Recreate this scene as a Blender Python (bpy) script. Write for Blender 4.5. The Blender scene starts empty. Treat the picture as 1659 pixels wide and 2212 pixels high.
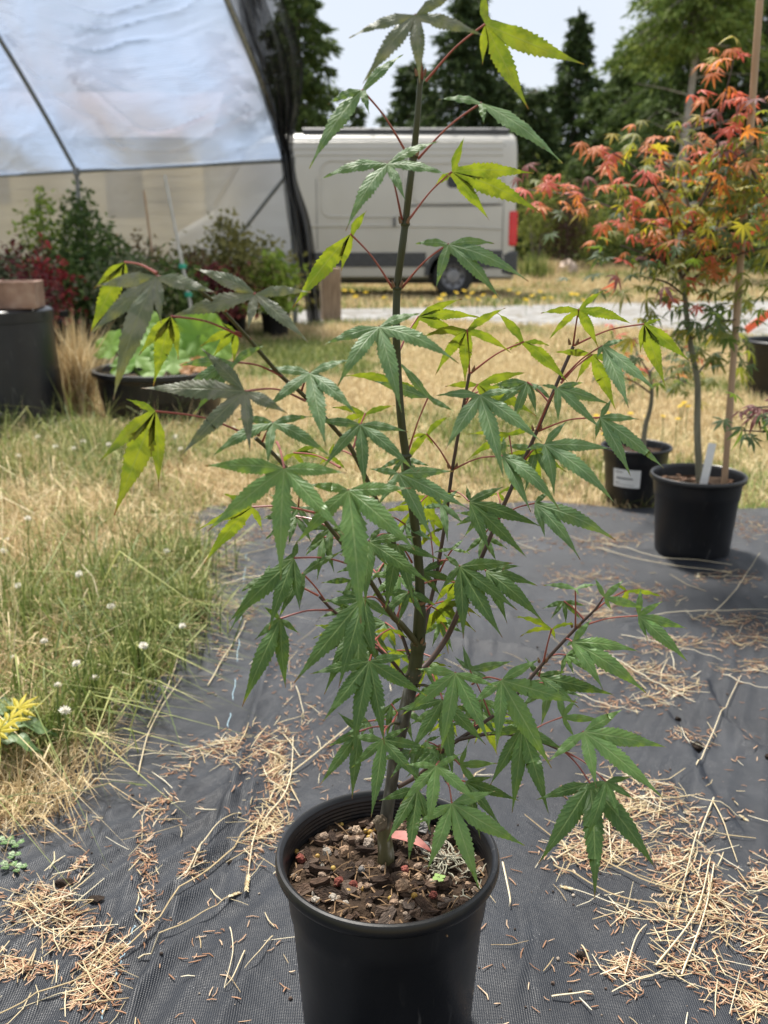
import bpy, math, random
import numpy as np
from mathutils import Vector, Matrix, noise as mnoise
R = math.radians
random.seed(7); rng = np.random.default_rng(7)
S = bpy.context.scene
COL = S.collection

# ------------------------------------------------------------ camera, sky, sun, exposure
CAM_H, PITCH, FPX = 0.95, R(16.0), 2050.0
cd = bpy.data.cameras.new('camera'); cam = bpy.data.objects.new('camera', cd); COL.objects.link(cam)
cam.location = (0, 0, CAM_H); cam.rotation_euler = (R(90) - PITCH, 0, 0)
cd.sensor_fit = 'VERTICAL'; cd.sensor_height = 24.0; cd.lens = 24.0 * FPX / 2212.0
cd.clip_start = 0.05; cd.clip_end = 600
cd.dof.use_dof = True; cd.dof.focus_distance = 1.08; cd.dof.aperture_fstop = 4.6
S.camera = cam

SUN_EL, SUN_AZ = R(60), R(-18)          # high sun behind the scene, a little to the left
w = bpy.data.worlds.new('World'); S.world = w; w.use_nodes = True
nt = w.node_tree; nt.nodes.clear()
o_ = nt.nodes.new('ShaderNodeOutputWorld'); bg = nt.nodes.new('ShaderNodeBackground')
sk = nt.nodes.new('ShaderNodeTexSky'); sk.sky_type = 'NISHITA'; sk.sun_disc = False
sk.sun_elevation = SUN_EL; sk.sun_rotation = SUN_AZ; sk.air_density = 1.0; sk.dust_density = 2.0
sc_ = nt.nodes.new('ShaderNodeVectorMath'); sc_.operation = 'SCALE'; sc_.inputs['Scale'].default_value = 0.10
tc = nt.nodes.new('ShaderNodeTexCoord'); nz = nt.nodes.new('ShaderNodeTexNoise')
nz.inputs['Scale'].default_value = 2.2; nz.inputs['Detail'].default_value = 5
rp = nt.nodes.new('ShaderNodeValToRGB')
rp.color_ramp.elements[0].position = 0.3; rp.color_ramp.elements[0].color = (0.80, 0.88, 1.0, 1)
rp.color_ramp.elements[1].position = 0.7; rp.color_ramp.elements[1].color = (0.98, 1.0, 1.03, 1)
mx = nt.nodes.new('ShaderNodeMix'); mx.data_type = 'RGBA'; mx.inputs[0].default_value = 0.86
L = nt.links.new
L(sk.outputs[0], sc_.inputs[0]); L(tc.outputs['Generated'], nz.inputs['Vector']); L(nz.outputs[0], rp.inputs[0])
L(sc_.outputs[0], mx.inputs[6]); L(rp.outputs[0], mx.inputs[7]); L(mx.outputs[2], bg.inputs[0])
bg.inputs[1].default_value = 0.62; L(bg.outputs[0], o_.inputs[0])
sd = bpy.data.lights.new('sun', 'SUN'); sd.energy = 5.0; sd.angle = R(8); sd.color = (1.0, 0.95, 0.87)
sun = bpy.data.objects.new('sun', sd); COL.objects.link(sun)
sdir = Vector((math.sin(SUN_AZ) * math.cos(SUN_EL), math.cos(SUN_AZ) * math.cos(SUN_EL), math.sin(SUN_EL)))
sun.rotation_euler = sdir.to_track_quat('Z', 'Y').to_euler()
S.view_settings.view_transform = 'Standard'; S.view_settings.look = 'None'
S.view_settings.exposure = 0.76; S.view_settings.gamma = 1.0
S.cycles.max_bounces = 8; S.cycles.transparent_max_bounces = 16; S.cycles.use_denoising = True
S.cycles.caustics_reflective = False; S.cycles.caustics_refractive = False

# ------------------------------------------------------------ measuring helpers (pixels of a 1659 x 2212 view of the photo)
def ray(px, py):
    a, b = (px - 829.5) / FPX, (1106.0 - py) / FPX
    return Vector((a, math.cos(PITCH) + b * math.sin(PITCH), -math.sin(PITCH) + b * math.cos(PITCH)))
def P(px, py, Y):
    d = ray(px, py); return Vector((0, 0, CAM_H)) + d * (Y / d.y)
def G(px, py, z=0.0):
    d = ray(px, py); return Vector((0, 0, CAM_H)) + d * ((z - CAM_H) / d.z)
def mpp(Y, py=1106):                                    # metres per pixel at horizontal distance Y
    return (Y / ray(829.5, py).y) / FPX

# ------------------------------------------------------------ objects
def org(o):
    v = Vector((0, 0, 0))
    while o is not None: v += o.location; o = o.parent
    return v
def tag(o, label=None, cat=None, group=None, kind=None):
    if label: o['label'] = label
    if cat: o['category'] = cat
    if group: o['group'] = group
    if kind: o['kind'] = kind
    return o
def empty(name, loc, label=None, cat=None, group=None):
    o = bpy.data.objects.new(name, None); COL.objects.link(o); o.location = loc; o.empty_display_size = 0.05
    return tag(o, label, cat, group)
def link(name, me, m, parent=None):
    if m is not None and not me.materials: me.materials.append(m)
    o = bpy.data.objects.new(name, me); COL.objects.link(o)
    if parent is not None: o.parent = parent
    return o
def fast_mesh(name, V, faces_flat, sizes, uv=None, smooth=False):
    me = bpy.data.meshes.new(name)
    V = np.asarray(V, np.float32); ff = np.asarray(faces_flat, np.int32); sz = np.asarray(sizes, np.int32)
    me.vertices.add(len(V)); me.vertices.foreach_set('co', V.ravel())
    me.loops.add(len(ff)); me.loops.foreach_set('vertex_index', ff)
    me.polygons.add(len(sz)); st = np.concatenate(([0], np.cumsum(sz)[:-1])).astype(np.int32)
    me.polygons.foreach_set('loop_start', st); me.polygons.foreach_set('loop_total', sz)
    if smooth: me.polygons.foreach_set('use_smooth', np.ones(len(sz), bool))
    me.update(calc_edges=True); me.validate()
    if uv is not None:
        l = me.uv_layers.new(name='UVMap'); l.data.foreach_set('uv', np.asarray(uv, np.float32)[ff].ravel())
    return me
class MB:
    """collects shapes in world coordinates; build() links them as one mesh under a parent"""
    def __init__(s): s.v = []; s.f = []
    def add(s, vs, fs):
        b = len(s.v); s.v += [tuple(x) for x in vs]; s.f += [tuple(i + b for i in f) for f in fs]; return s
    def box(s, c, d, M=None):
        x, y, z = d[0] / 2, d[1] / 2, d[2] / 2
        vs = [Vector((a * x, b * y, e * z)) for a in (-1, 1) for b in (-1, 1) for e in (-1, 1)]
        if M is not None: vs = [M @ q for q in vs]
        vs = [q + Vector(c) for q in vs]
        return s.add(vs, [(0, 1, 3, 2), (4, 6, 7, 5), (0, 4, 5, 1), (2, 3, 7, 6), (0, 2, 6, 4), (1, 5, 7, 3)])
    def tube(s, pts, rad, n=8, cap=True):
        pts = [Vector(p) for p in pts]
        if not hasattr(rad, '__len__'): rad = [rad] * len(pts)
        vs = []; prev = None
        for i, p in enumerate(pts):
            t = (pts[min(i + 1, len(pts) - 1)] - pts[max(i - 1, 0)])
            t = t.normalized() if t.length > 1e-9 else Vector((0, 0, 1))
            if prev is None:
                a = Vector((1, 0, 0)) if abs(t.x) < 0.8 else Vector((0, 1, 0))
                u = t.cross(a).normalized()
            else:
                u = prev - t * prev.dot(t); u.normalize()
            prev = u; v = t.cross(u)
            for k in range(n):
                an = 2 * math.pi * k / n
                vs.append(p + (u * math.cos(an) + v * math.sin(an)) * rad[i])
        fs = []
        for i in range(len(pts) - 1):
            for k in range(n):
                k2 = (k + 1) % n
                fs.append((i * n + k, i * n + k2, (i + 1) * n + k2, (i + 1) * n + k))
        if cap:
            fs.append(tuple(range(n))[::-1]); fs.append(tuple(range((len(pts) - 1) * n, len(pts) * n)))
        return s.add(vs, fs)
    def lathe(s, c, prof, n=48, wob=None):
        vs = []; c = Vector(c)
        for (r, z) in prof:
            for k in range(n):
                a = 2 * math.pi * k / n
                rr = r if wob is None else r * (1 + wob(a, z))
                vs.append(c + Vector((rr * math.cos(a), rr * math.sin(a), z)))
        fs = []
        for i in range(len(prof) - 1):
            for k in range(n):
                k2 = (k + 1) % n; fs.append((i * n + k, i * n + k2, (i + 1) * n + k2, (i + 1) * n + k))
        return s.add(vs, fs)
    def disc(s, c, r, n=32):
        c = Vector(c); return s.add([c + Vector((r * math.cos(2 * math.pi * k / n), r * math.sin(2 * math.pi * k / n), 0)) for k in range(n)], [tuple(range(n))])
    def build(s, name, m, parent=None, smooth=True, loc=None, bevel=0):
        off = org(parent) if parent is not None else Vector((0, 0, 0))
        l = Vector(loc) if loc is not None else off
        me = bpy.data.meshes.new(name)
        me.from_pydata([(a - l.x, b - l.y, c - l.z) for a, b, c in s.v], [], s.f); me.update()
        if smooth:
            me.polygons.foreach_set('use_smooth', np.ones(len(me.polygons), bool))
            try: me.set_sharp_from_angle(angle=R(42))
            except Exception: pass
        o = link(name, me, m, parent); o.location = l - off
        if bevel:
            b = o.modifiers.new('bevel', 'BEVEL'); b.width = bevel; b.segments = 2; b.limit_method = 'ANGLE'
        return o
def copy_tree(o, parent=None):
    c = o.copy(); COL.objects.link(c); c.parent = parent
    for ch in list(o.children): copy_tree(ch, c)
    return c
def smooth_path(pts, n=6):
    pts = [Vector(p) for p in pts]; out = []
    for i in range(len(pts) - 1):
        p0, p1, p2, p3 = pts[max(i - 1, 0)], pts[i], pts[i + 1], pts[min(i + 2, len(pts) - 1)]
        for k in range(n):
            t = k / n
            out.append(0.5 * ((2 * p1) + (p2 - p0) * t + (2 * p0 - 5 * p1 + 4 * p2 - p3) * t * t + (3 * p1 - p0 - 3 * p2 + p3) * t ** 3))
    out.append(pts[-1]); return out
def lerp_list(vals, m):
    return list(np.interp(np.linspace(0, 1, m), np.linspace(0, 1, len(vals)), vals))

# ------------------------------------------------------------ materials
def newmat(name):
    m = bpy.data.materials.new(name); m.use_nodes = True
    t = m.node_tree; t.nodes.clear(); return m, t, t.links.new
def ramp(t, fac, stops):
    r = t.nodes.new('ShaderNodeValToRGB'); e = r.color_ramp.elements
    while len(e) < len(stops): e.new(0.5)
    for k, (p, c) in enumerate(stops): e[k].position = p; e[k].color = (*c, 1)
    t.links.new(fac, r.inputs[0]); return r.outputs[0]
def noise(t, scale, detail=4, co='Object', dist=0.0, rough=0.5, stretch=None):
    c = t.nodes.new('ShaderNodeTexCoord'); n = t.nodes.new('ShaderNodeTexNoise')
    n.inputs['Scale'].default_value = scale; n.inputs['Detail'].default_value = detail
    n.inputs['Distortion'].default_value = dist; n.inputs['Roughness'].default_value = rough
    src = c.outputs[co]
    if stretch:
        mp = t.nodes.new('ShaderNodeMapping'); mp.inputs['Scale'].default_value = stretch
        t.links.new(src, mp.inputs[0]); src = mp.outputs[0]
    t.links.new(src, n.inputs['Vector']); return n.outputs[0]
def bump(t, h, strength, dist=0.01):
    b = t.nodes.new('ShaderNodeBump'); b.inputs['Strength'].default_value = strength; b.inputs['Distance'].default_value = dist
    t.links.new(h, b.inputs['Height']); return b.outputs[0]
def pmat(name, stops, scale=8, rough=0.6, bstr=0.0, bscale=None, spec=0.5, metal=0.0, coat=0.0, trans=None, tfac=0.35, island=False, detail=4, stretch=None, bdist=0.01):
    """procedural Principled: colour ramp over noise (or over random-per-island), optional bump and translucency"""
    m, t, l = newmat(name)
    out = t.nodes.new('ShaderNodeOutputMaterial'); p = t.nodes.new('ShaderNodeBsdfPrincipled')
    if island:
        g = t.nodes.new('ShaderNodeNewGeometry'); fac = g.outputs['Random Per Island']
    else: fac = noise(t, scale, detail, stretch=stretch)
    c = ramp(t, fac, stops); l(c, p.inputs['Base Color'])
    p.inputs['Roughness'].default_value = rough; p.inputs['Metallic'].default_value = metal
    p.inputs['Specular IOR Level'].default_value = spec; p.inputs['Coat Weight'].default_value = coat
    if bstr:
        n = bump(t, noise(t, bscale or scale * 4, 4, stretch=stretch), bstr, bdist); l(n, p.inputs['Normal'])
    if trans:
        tr = t.nodes.new('ShaderNodeBsdfTranslucent'); ms = t.nodes.new('ShaderNodeMixShader'); ms.inputs[0].default_value = tfac
        if trans == 'same': l(c, tr.inputs[0])
        else: tr.inputs[0].default_value = (*trans, 1)
        l(p.outputs[0], ms.inputs[1]); l(tr.outputs[0], ms.inputs[2]); l(ms.outputs[0], out.inputs[0])
    else: l(p.outputs[0], out.inputs[0])
    return m

# ============================================================ GROUND, ROAD, GROUND CLOTH
def ground_material():
    m, t, l = newmat('dry_lawn_soil')
    out = t.nodes.new('ShaderNodeOutputMaterial'); p = t.nodes.new('ShaderNodeBsdfPrincipled')
    a = ramp(t, noise(t, 9, 6, 'Object'), [(0.3, (0.11, 0.08, 0.045)), (0.5, (0.24, 0.18, 0.10)), (0.7, (0.38, 0.30, 0.17))])
    g = ramp(t, noise(t, 0.9, 4, 'Object', 0.6), [(0.45, (0, 0, 0)), (0.62, (1, 1, 1))])
    gr = ramp(t, noise(t, 14, 4), [(0.3, (0.07, 0.10, 0.025)), (0.7, (0.17, 0.21, 0.06))])
    mxx = t.nodes.new('ShaderNodeMix'); mxx.data_type = 'RGBA'
    l(g, mxx.inputs[0]); l(a, mxx.inputs[6]); l(gr, mxx.inputs[7]); l(mxx.outputs[2], p.inputs['Base Color'])
    p.inputs['Roughness'].default_value = 0.95; p.inputs['Specular IOR Level'].default_value = 0.15
    l(bump(t, noise(t, 60, 5), 0.8, 0.02), p.inputs['Normal']); l(p.outputs[0], out.inputs[0]); return m
gm = MB()
xs = [-320, -60, -25, -12, -8, -4, -2, 0, 2, 4, 8, 12, 25, 60, 320]
ys = [-60, -2, 0, 2, 4, 6, 8, 10, 12, 15, 18, 22, 28, 40, 90, 420]
gv = [(x, y, 0.0) for y in ys for x in xs]; nx = len(xs)
gm.add(gv, [(j * nx + i, j * nx + i + 1, (j + 1) * nx + i + 1, (j + 1) * nx + i) for j in range(len(ys) - 1) for i in range(nx - 1)])
ground = gm.build('ground', ground_material()); tag(ground, 'dry tan lawn ground with green patches', None, None, 'structure')

road_m = pmat('pale_gravel', [(0.32, (0.15, 0.125, 0.085)), (0.46, (0.22, 0.215, 0.205)), (0.6, (0.29, 0.287, 0.28)), (0.75, (0.36, 0.355, 0.35))], 7, 0.95, 0.6, 55, 0.2, detail=6)
rm_ = MB()
near = [G(x, y) for x, y in ((640, 712), (740, 704), (1000, 706), (1250, 716), (1659, 738), (2300, 770))]
far = [G(x, y) for x, y in ((640, 672), (740, 668), (1000, 664), (1250, 656), (1659, 650), (2300, 648))]
k = len(near); rv = []
for i in range(k):
    for j in range(7):
        q = near[i].lerp(far[i], j / 6); rv.append((q.x, q.y, 0.004 + 0.05 * math.sin(math.pi * j / 6)))
rm_.add(rv, [(i * 7 + j, (i + 1) * 7 + j, (i + 1) * 7 + j + 1, i * 7 + j + 1) for i in range(k - 1) for j in range(6)])
road = rm_.build('gravel_road', road_m); tag(road, 'pale grey gravel drive crossing behind the lawn', None, None, 'structure')
# loose stones along the drive
def pebble_mesh(name, seed, n_lat=4, n_lon=6):
    r = random.Random(seed); vs = [(0, 0, -0.5)]; 
    for i in range(1, n_lat):
        th = math.pi * i / n_lat
        for j in range(n_lon):
            ph = 2 * math.pi * (j + 0.5 * (i % 2)) / n_lon; q = 0.5 * r.uniform(0.72, 1.12)
            vs.append((q * math.sin(th) * math.cos(ph), q * math.sin(th) * math.sin(ph), -q * math.cos(th)))
    vs.append((0, 0, 0.5)); fs = []
    for j in range(n_lon): fs.append((0, 1 + (j + 1) % n_lon, 1 + j))
    for i in range(n_lat - 2):
        for j in range(n_lon):
            a = 1 + i * n_lon; b = a + n_lon; fs.append((a + j, a + (j + 1) % n_lon, b + (j + 1) % n_lon, b + j))
    b = 1 + (n_lat - 2) * n_lon; top = len(vs) - 1
    for j in range(n_lon): fs.append((b + j, b + (j + 1) % n_lon, top))
    me = bpy.data.meshes.new(name); me.from_pydata(vs, [], fs); me.update(); return me

# ---- woven black ground cloth
BND = [(-330, 1900), (0, 1770), (60, 1700), (130, 1640), (200, 1575), (300, 1500), (395, 1425), (440, 1310), (425, 1200), (405, 1120), (470, 1092)]
_b = [G(x, y) for x, y in BND]; _by = np.array([q.y for q in _b]); _bx = np.array([q.x for q in _b]); _o = np.argsort(_by); _by, _bx = _by[_o], _bx[_o]
def mat_left(y): return np.interp(y, _by, _bx)
MAT_FAR = 3.36
def mat_far(x): return MAT_FAR + 0.05 * np.sin(x * 4.1) + 0.03 * np.sin(x * 11 + 1)
FOLDS = [([(255, 2300), (278, 2202), (341, 2079), (401, 1932), (468, 1817), (535, 1591), (585, 1400), (612, 1290)], 0.011, 0.010),
         ([(230, 2040), (274, 1948), (345, 1813), (397, 1722), (450, 1600)], 0.007, 0.012),
         ([(110, 2010), (159, 1928), (222, 1825), (250, 1740)], 0.009, 0.016),
         ([(480, 1990), (520, 1840), (560, 1640), (590, 1560)], 0.006, 0.010),
         ([(1440, 1700), (1469, 1783), (1536, 1921), (1611, 2017), (1700, 2120)], 0.013, 0.013),
         ([(640, 1278), (760, 1268), (905, 1265), (1000, 1252)], 0.007, 0.016),
         ([(880, 1395), (960, 1398), (1065, 1406), (1120, 1412), (1190, 1432)], 0.010, 0.014),
         ([(1340, 1370), (1420, 1352), (1500, 1346), (1659, 1340)], 0.008, 0.016),
         ([(1180, 1960), (1240, 1880), (1290, 1790), (1310, 1700)], 0.005, 0.012),
         ([(1390, 1520), (1470, 1600), (1520, 1720), (1600, 1830)], 0.007, 0.018),
         ([(440, 1470), (452, 1390), (455, 1300)], 0.013, 0.018),
         ([(620, 1345), (700, 1352), (790, 1348), (860, 1338)], 0.006, 0.010),
         ([(1240, 1195), (1330, 1200), (1430, 1192)], 0.006, 0.012),
         ([(1000, 1330), (1080, 1340), (1170, 1336), (1250, 1345)], 0.006, 0.010),
         ([(1520, 1480), (1560, 1570), (1640, 1640)], 0.010, 0.016),
         ([(60, 2150), (130, 2090), (200, 2060)], 0.006, 0.012),
         ([(1120, 2200), (1150, 2080), (1140, 1960)], 0.005, 0.014),
         ([(640, 1190), (800, 1178), (980, 1180), (1250, 1172)], 0.006, 0.02)]
def fold_height(X, Y):
    Z = np.zeros_like(X)
    for pts, h, wd in FOLDS:
        g = smooth_path([G(*q) for q in pts], 6); A = np.array([(q.x, q.y) for q in g]); best = np.full(X.shape, 9.0); tt = np.zeros_like(X); side = np.zeros_like(X)
        n = len(A) - 1
        for i in range(n):
            a, b = A[i], A[i + 1]; d = b - a; L2 = d @ d + 1e-12
            u = np.clip(((X - a[0]) * d[0] + (Y - a[1]) * d[1]) / L2, 0, 1)
            dx, dy = X - a[0] - u * d[0], Y - a[1] - u * d[1]; q = np.hypot(dx, dy); mk = q < best
            best = np.where(mk, q, best); tt = np.where(mk, (i + u) / n, tt); side = np.where(mk, np.sign(dx * d[1] - dy * d[0]), side)
        sd_ = best * side
        prof = np.where(sd_ > 0, np.exp(-np.abs(sd_ / (wd * 2.2)) ** 1.4), np.exp(-np.abs(sd_ / (wd * 0.45)) ** 1.6)) - 0.45 * np.exp(-((sd_ + wd * 0.9) / (wd * 0.4)) ** 2)
        Z += 1.7 * h * prof * np.sin(np.pi * np.clip(tt, 0, 1)) ** 0.4
    return Z
def mat_z(X, Y):
    X = np.atleast_1d(np.asarray(X, float)); Y = np.atleast_1d(np.asarray(Y, float))
    Z = 0.014 + 0.003 * np.sin(X * 7.3 + Y * 2.1) + 0.002 * np.sin(X * 13 - Y * 9) + 0.0016 * np.sin(X * 31 + 4 * np.sin(Y * 5)) + 0.0012 * np.sin(X * 57 + 6 * np.sin(Y * 7 + 1)) * np.sin(Y * 4 + X * 3) + fold_height(X, Y)
    q = np.sin((X * 0.93 - Y * 0.36) * 62 + 5.0 * np.sin(Y * 2.3 + X) + 2.2 * np.sin(Y * 6.1 - X * 3)); msk = np.clip(0.5 + 0.9 * np.sin(X * 5.1 + 1.0) * np.sin(Y * 3.3 - X * 2.0 + 0.5), 0.12, 1) * np.where(X < 0.2, 1.0, 0.55) * np.clip(2.6 - Y * 0.8, 0.25, 1)
    Z = Z + 0.0085 * msk * (1 - np.abs(q)) ** 1.6
    Z = np.maximum(Z, 0.004)
    dp = np.hypot(X - 0.004, Y - 0.964)
    return np.where(dp < 0.14, 0.006, 0.006 + (Z - 0.006) * np.clip((dp - 0.14) / 0.06, 0, 1))
stp = 0.0085
gx = np.arange(-1.45, 2.3, stp); gy = np.arange(0.45, 3.5, stp)
XX, YY = np.meshgrid(gx, gy); ZZ = mat_z(XX.ravel(), YY.ravel()).reshape(XX.shape)
jag = 0.02 * np.sin(YY * 23) + 0.015 * np.sin(YY * 61 + 2)
keep = (XX > mat_left(YY) + jag) & (YY < mat_far(XX))
ids = np.arange(XX.size).reshape(XX.shape)
kf = keep[:-1, :-1] & keep[1:, :-1] & keep[:-1, 1:] & keep[1:, 1:]
F = np.stack([ids[:-1, :-1][kf], ids[:-1, 1:][kf], ids[1:, 1:][kf], ids[1:, :-1][kf]], 1)
def cloth_material():
    m, t, l = newmat('woven_black_cloth')
    out = t.nodes.new('ShaderNodeOutputMaterial'); p = t.nodes.new('ShaderNodeBsdfPrincipled')
    c = t.nodes.new('ShaderNodeTexCoord')
    def wave(ax, sc):
        wv = t.nodes.new('ShaderNodeTexWave'); wv.bands_direction = ax; wv.inputs['Scale'].default_value = sc
        wv.inputs['Distortion'].default_value = 0.7; wv.inputs['Detail Scale'].default_value = 0.5; l(c.outputs['Object'], wv.inputs['Vector']); return wv.outputs['Fac']
    a, b = wave('X', 110), wave('Y', 130)
    mu = t.nodes.new('ShaderNodeMath'); mu.operation = 'MULTIPLY'; l(a, mu.inputs[0]); l(b, mu.inputs[1])
    base = ramp(t, noise(t, 5.0, 6, dist=0.4), [(0.3, (0.008, 0.0105, 0.0165)), (0.55, (0.013, 0.017, 0.025)), (0.75, (0.028, 0.033, 0.043))])
    mixc = t.nodes.new('ShaderNodeMix'); mixc.data_type = 'RGBA'; mixc.blend_type = 'MULTIPLY'; mixc.inputs[0].default_value = 0.55
    wv2 = ramp(t, mu.outputs[0], [(0.05, (0.55, 0.55, 0.56)), (0.5, (1.25, 1.25, 1.26))])
    l(base, mixc.inputs[6]); l(wv2, mixc.inputs[7])
    # grains of dust caught in the weave
    v = t.nodes.new('ShaderNodeTexVoronoi'); v.inputs['Scale'].default_value = 240; l(c.outputs['Object'], v.inputs['Vector'])
    dm = ramp(t, v.outputs['Distance'], [(0.10, (1, 1, 1)), (0.17, (0, 0, 0))])
    dn = ramp(t, noise(t, 26, 4), [(0.56, (0, 0, 0)), (0.66, (1, 1, 1))])
    dd = t.nodes.new('ShaderNodeMath'); dd.operation = 'MULTIPLY'; l(dm, dd.inputs[0]); l(dn, dd.inputs[1])
    mix2 = t.nodes.new('ShaderNodeMix'); mix2.data_type = 'RGBA'; l(dd.outputs[0], mix2.inputs[0]); l(mixc.outputs[2], mix2.inputs[6]); mix2.inputs[7].default_value = (0.36, 0.36, 0.36, 1)
    l(mix2.outputs[2], p.inputs['Base Color'])
    rr = t.nodes.new('ShaderNodeMapRange'); l(noise(t, 9, 4), rr.inputs[0]); rr.inputs[3].default_value = 0.36; rr.inputs[4].default_value = 0.55
    l(rr.outputs[0], p.inputs['Roughness']); p.inputs['Specular IOR Level'].default_value = 0.46
    ad = t.nodes.new('ShaderNodeMath'); ad.operation = 'MULTIPLY_ADD'; l(noise(t, 34, 5), ad.inputs[0]); ad.inputs[1].default_value = 2.2; l(mu.outputs[0], ad.inputs[2])
    l(bump(t, ad.outputs[0], 0.55, 0.0022), p.inputs['Normal']); l(p.outputs[0], out.inputs[0]); return m
cme = fast_mesh('ground_cloth', np.stack([XX.ravel(), YY.ravel(), ZZ.ravel()], 1), F.ravel(), np.full(len(F), 4), smooth=True)
cloth = link('ground_cloth', cme, cloth_material())
tag(cloth, 'wrinkled black woven weed barrier cloth spread under the pots', 'ground cloth')
blue_m = pmat('blue_thread', [(0.3, (0.20, 0.32, 0.40)), (0.7, (0.38, 0.50, 0.56))], 200, 0.6)
for seg in ([(533, 1205), (528, 1260), (519, 1380), (507, 1500), (492, 1590), (480, 1650)], [(312, 1965), (298, 1998), (284, 2040), (268, 2085), (240, 2150), (215, 2240)]):
    g = [G(*q) for q in seg]; g = smooth_path(g, 8)
    pts = [Vector((q.x + 0.0022 * math.sin(i * 2.2), q.y, float(mat_z(q.x, q.y)[0]) + -0.0004 + 0.0022 * math.sin(i * 1.1))) for i, q in enumerate(g)]
    MB().tube(pts, 0.0010, 5).build('blue_thread', blue_m, cloth)

# ============================================================ GRASS (stuff)
def blades(name, XY, H, W, lean, m, z0=0.0, seed=1, droop=0.5):
    r = np.random.default_rng(seed); n = len(XY)
    an = r.uniform(0, 2 * np.pi, n); la = r.uniform(0, 2 * np.pi, n); ll = np.abs(r.normal(0, 1, n)) * lean
    b = np.zeros((n, 3)); b[:, :2] = XY; b[:, 2] = z0
    dx, dy = np.cos(an) * W / 2, np.sin(an) * W / 2
    lx, ly = np.cos(la) * ll * H, np.sin(la) * ll * H
    V = np.zeros((n, 5, 3)); V[:, 0] = b; V[:, 0, 0] -= dx; V[:, 0, 1] -= dy; V[:, 1] = b; V[:, 1, 0] += dx; V[:, 1, 1] += dy
    mid = b.copy(); mid[:, 0] += lx * 0.4; mid[:, 1] += ly * 0.4; mid[:, 2] += H * 0.6
    V[:, 2] = mid; V[:, 2, 0] += dx * 0.8; V[:, 2, 1] += dy * 0.8; V[:, 3] = mid; V[:, 3, 0] -= dx * 0.8; V[:, 3, 1] -= dy * 0.8
    tp = b.copy(); tp[:, 0] += lx * 1.2; tp[:, 1] += ly * 1.2; tp[:, 2] += H * np.clip(1.0 - droop * ll * ll, 0.15, 1)
    V[:, 4] = tp
    base = (np.arange(n) * 5)[:, None]
    ff = (base + np.array([0, 1, 2, 3, 3, 2, 4])[None, :]).ravel(); sz = np.tile([4, 3], n)
    return link(name, fast_mesh(name, V.reshape(-1, 3), ff, sz), m)
straw_m = pmat('dry_blades', [(0.0, (0.30, 0.20, 0.095)), (0.4, (0.54, 0.41, 0.22)), (0.75, (0.72, 0.58, 0.34)), (1.0, (0.86, 0.75, 0.52))], rough=0.7, island=True, trans='same', tfac=0.3, spec=0.25)
green_m = pmat('green_blades', [(0.0, (0.07, 0.11, 0.022)), (0.5, (0.17, 0.22, 0.055)), (1.0, (0.42, 0.42, 0.16))], rough=0.6, island=True, trans='same', tfac=0.35, spec=0.3)
far_m = pmat('pale_far_blades', [(0.0, (0.42, 0.31, 0.155)), (0.5, (0.62, 0.49, 0.28)), (1.0, (0.74, 0.64, 0.40))], rough=0.8, island=True, trans='same', tfac=0.3, spec=0.2)
def nfield(x, y, s, seed): return np.array([mnoise.noise(Vector((a * s, b * s, seed))) for a, b in zip(x, y)])
def scatter(n, y0, y1, fx0, fx1, seed):
    """points between distances y0..y1, spread across the view wedge fx0..fx1 (tan of the bearing)"""
    r = np.random.default_rng(seed); y = np.sqrt(r.uniform(y0 * y0, y1 * y1, n)); return y * r.uniform(fx0, fx1, n), y
road_near = lambda x: np.interp(x, [q.x for q in near], [q.y for q in near])
def on_cloth(x, y, mrg=0.0): return (x > mat_left(y) + mrg) & (y < mat_far(x) - mrg)
# near-left bank of grass
x, y = scatter(52000, 1.25, 4.6, -0.62, -0.06, 3); ok = ~on_cloth(x, y, 0.05 * rng.random(len(x))); x, y = x[ok], y[ok]
gp = nfield(x, y, 2.2, 3.0) + 0.25 * nfield(x, y, 9, 8.0) + 0.20 * np.exp(-((y - 2.05) / 0.35) ** 2) - 0.30 * np.exp(-((y - 3.0) / 0.45) ** 2) + 0.12 * (y > 3.8); edge = np.clip((mat_left(y) - x) / 0.25, 0, 1)
gmask = (gp + rng.normal(0, 0.30, len(x)) + 0.08 * (x < -0.9)) > 0.22
hh = np.where(rng.random(len(x)) < 0.06, rng.uniform(0.16, 0.30, len(x)), rng.uniform(0.05, 0.17, len(x))) * (0.55 + 0.45 * edge) * (1 + 0.5 * np.clip(gp, 0, 1))
d_ = ~gmask
tag(blades('dry_grass', np.stack([x[d_], y[d_]], 1), hh[d_] * 0.85, rng.uniform(0.0014, 0.0045, d_.sum()), 1.25, straw_m, seed=5), 'dry straw coloured grass beside and behind the black cloth', 'grass', None, 'stuff')
tag(blades('green_grass', np.stack([x[gmask], y[gmask]], 1), hh[gmask] * 1.1, rng.uniform(0.0018, 0.0052, gmask.sum()), 1.0, green_m, seed=6), 'green grass growing through the dry turf beside the cloth', 'grass', None, 'stuff')
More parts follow.
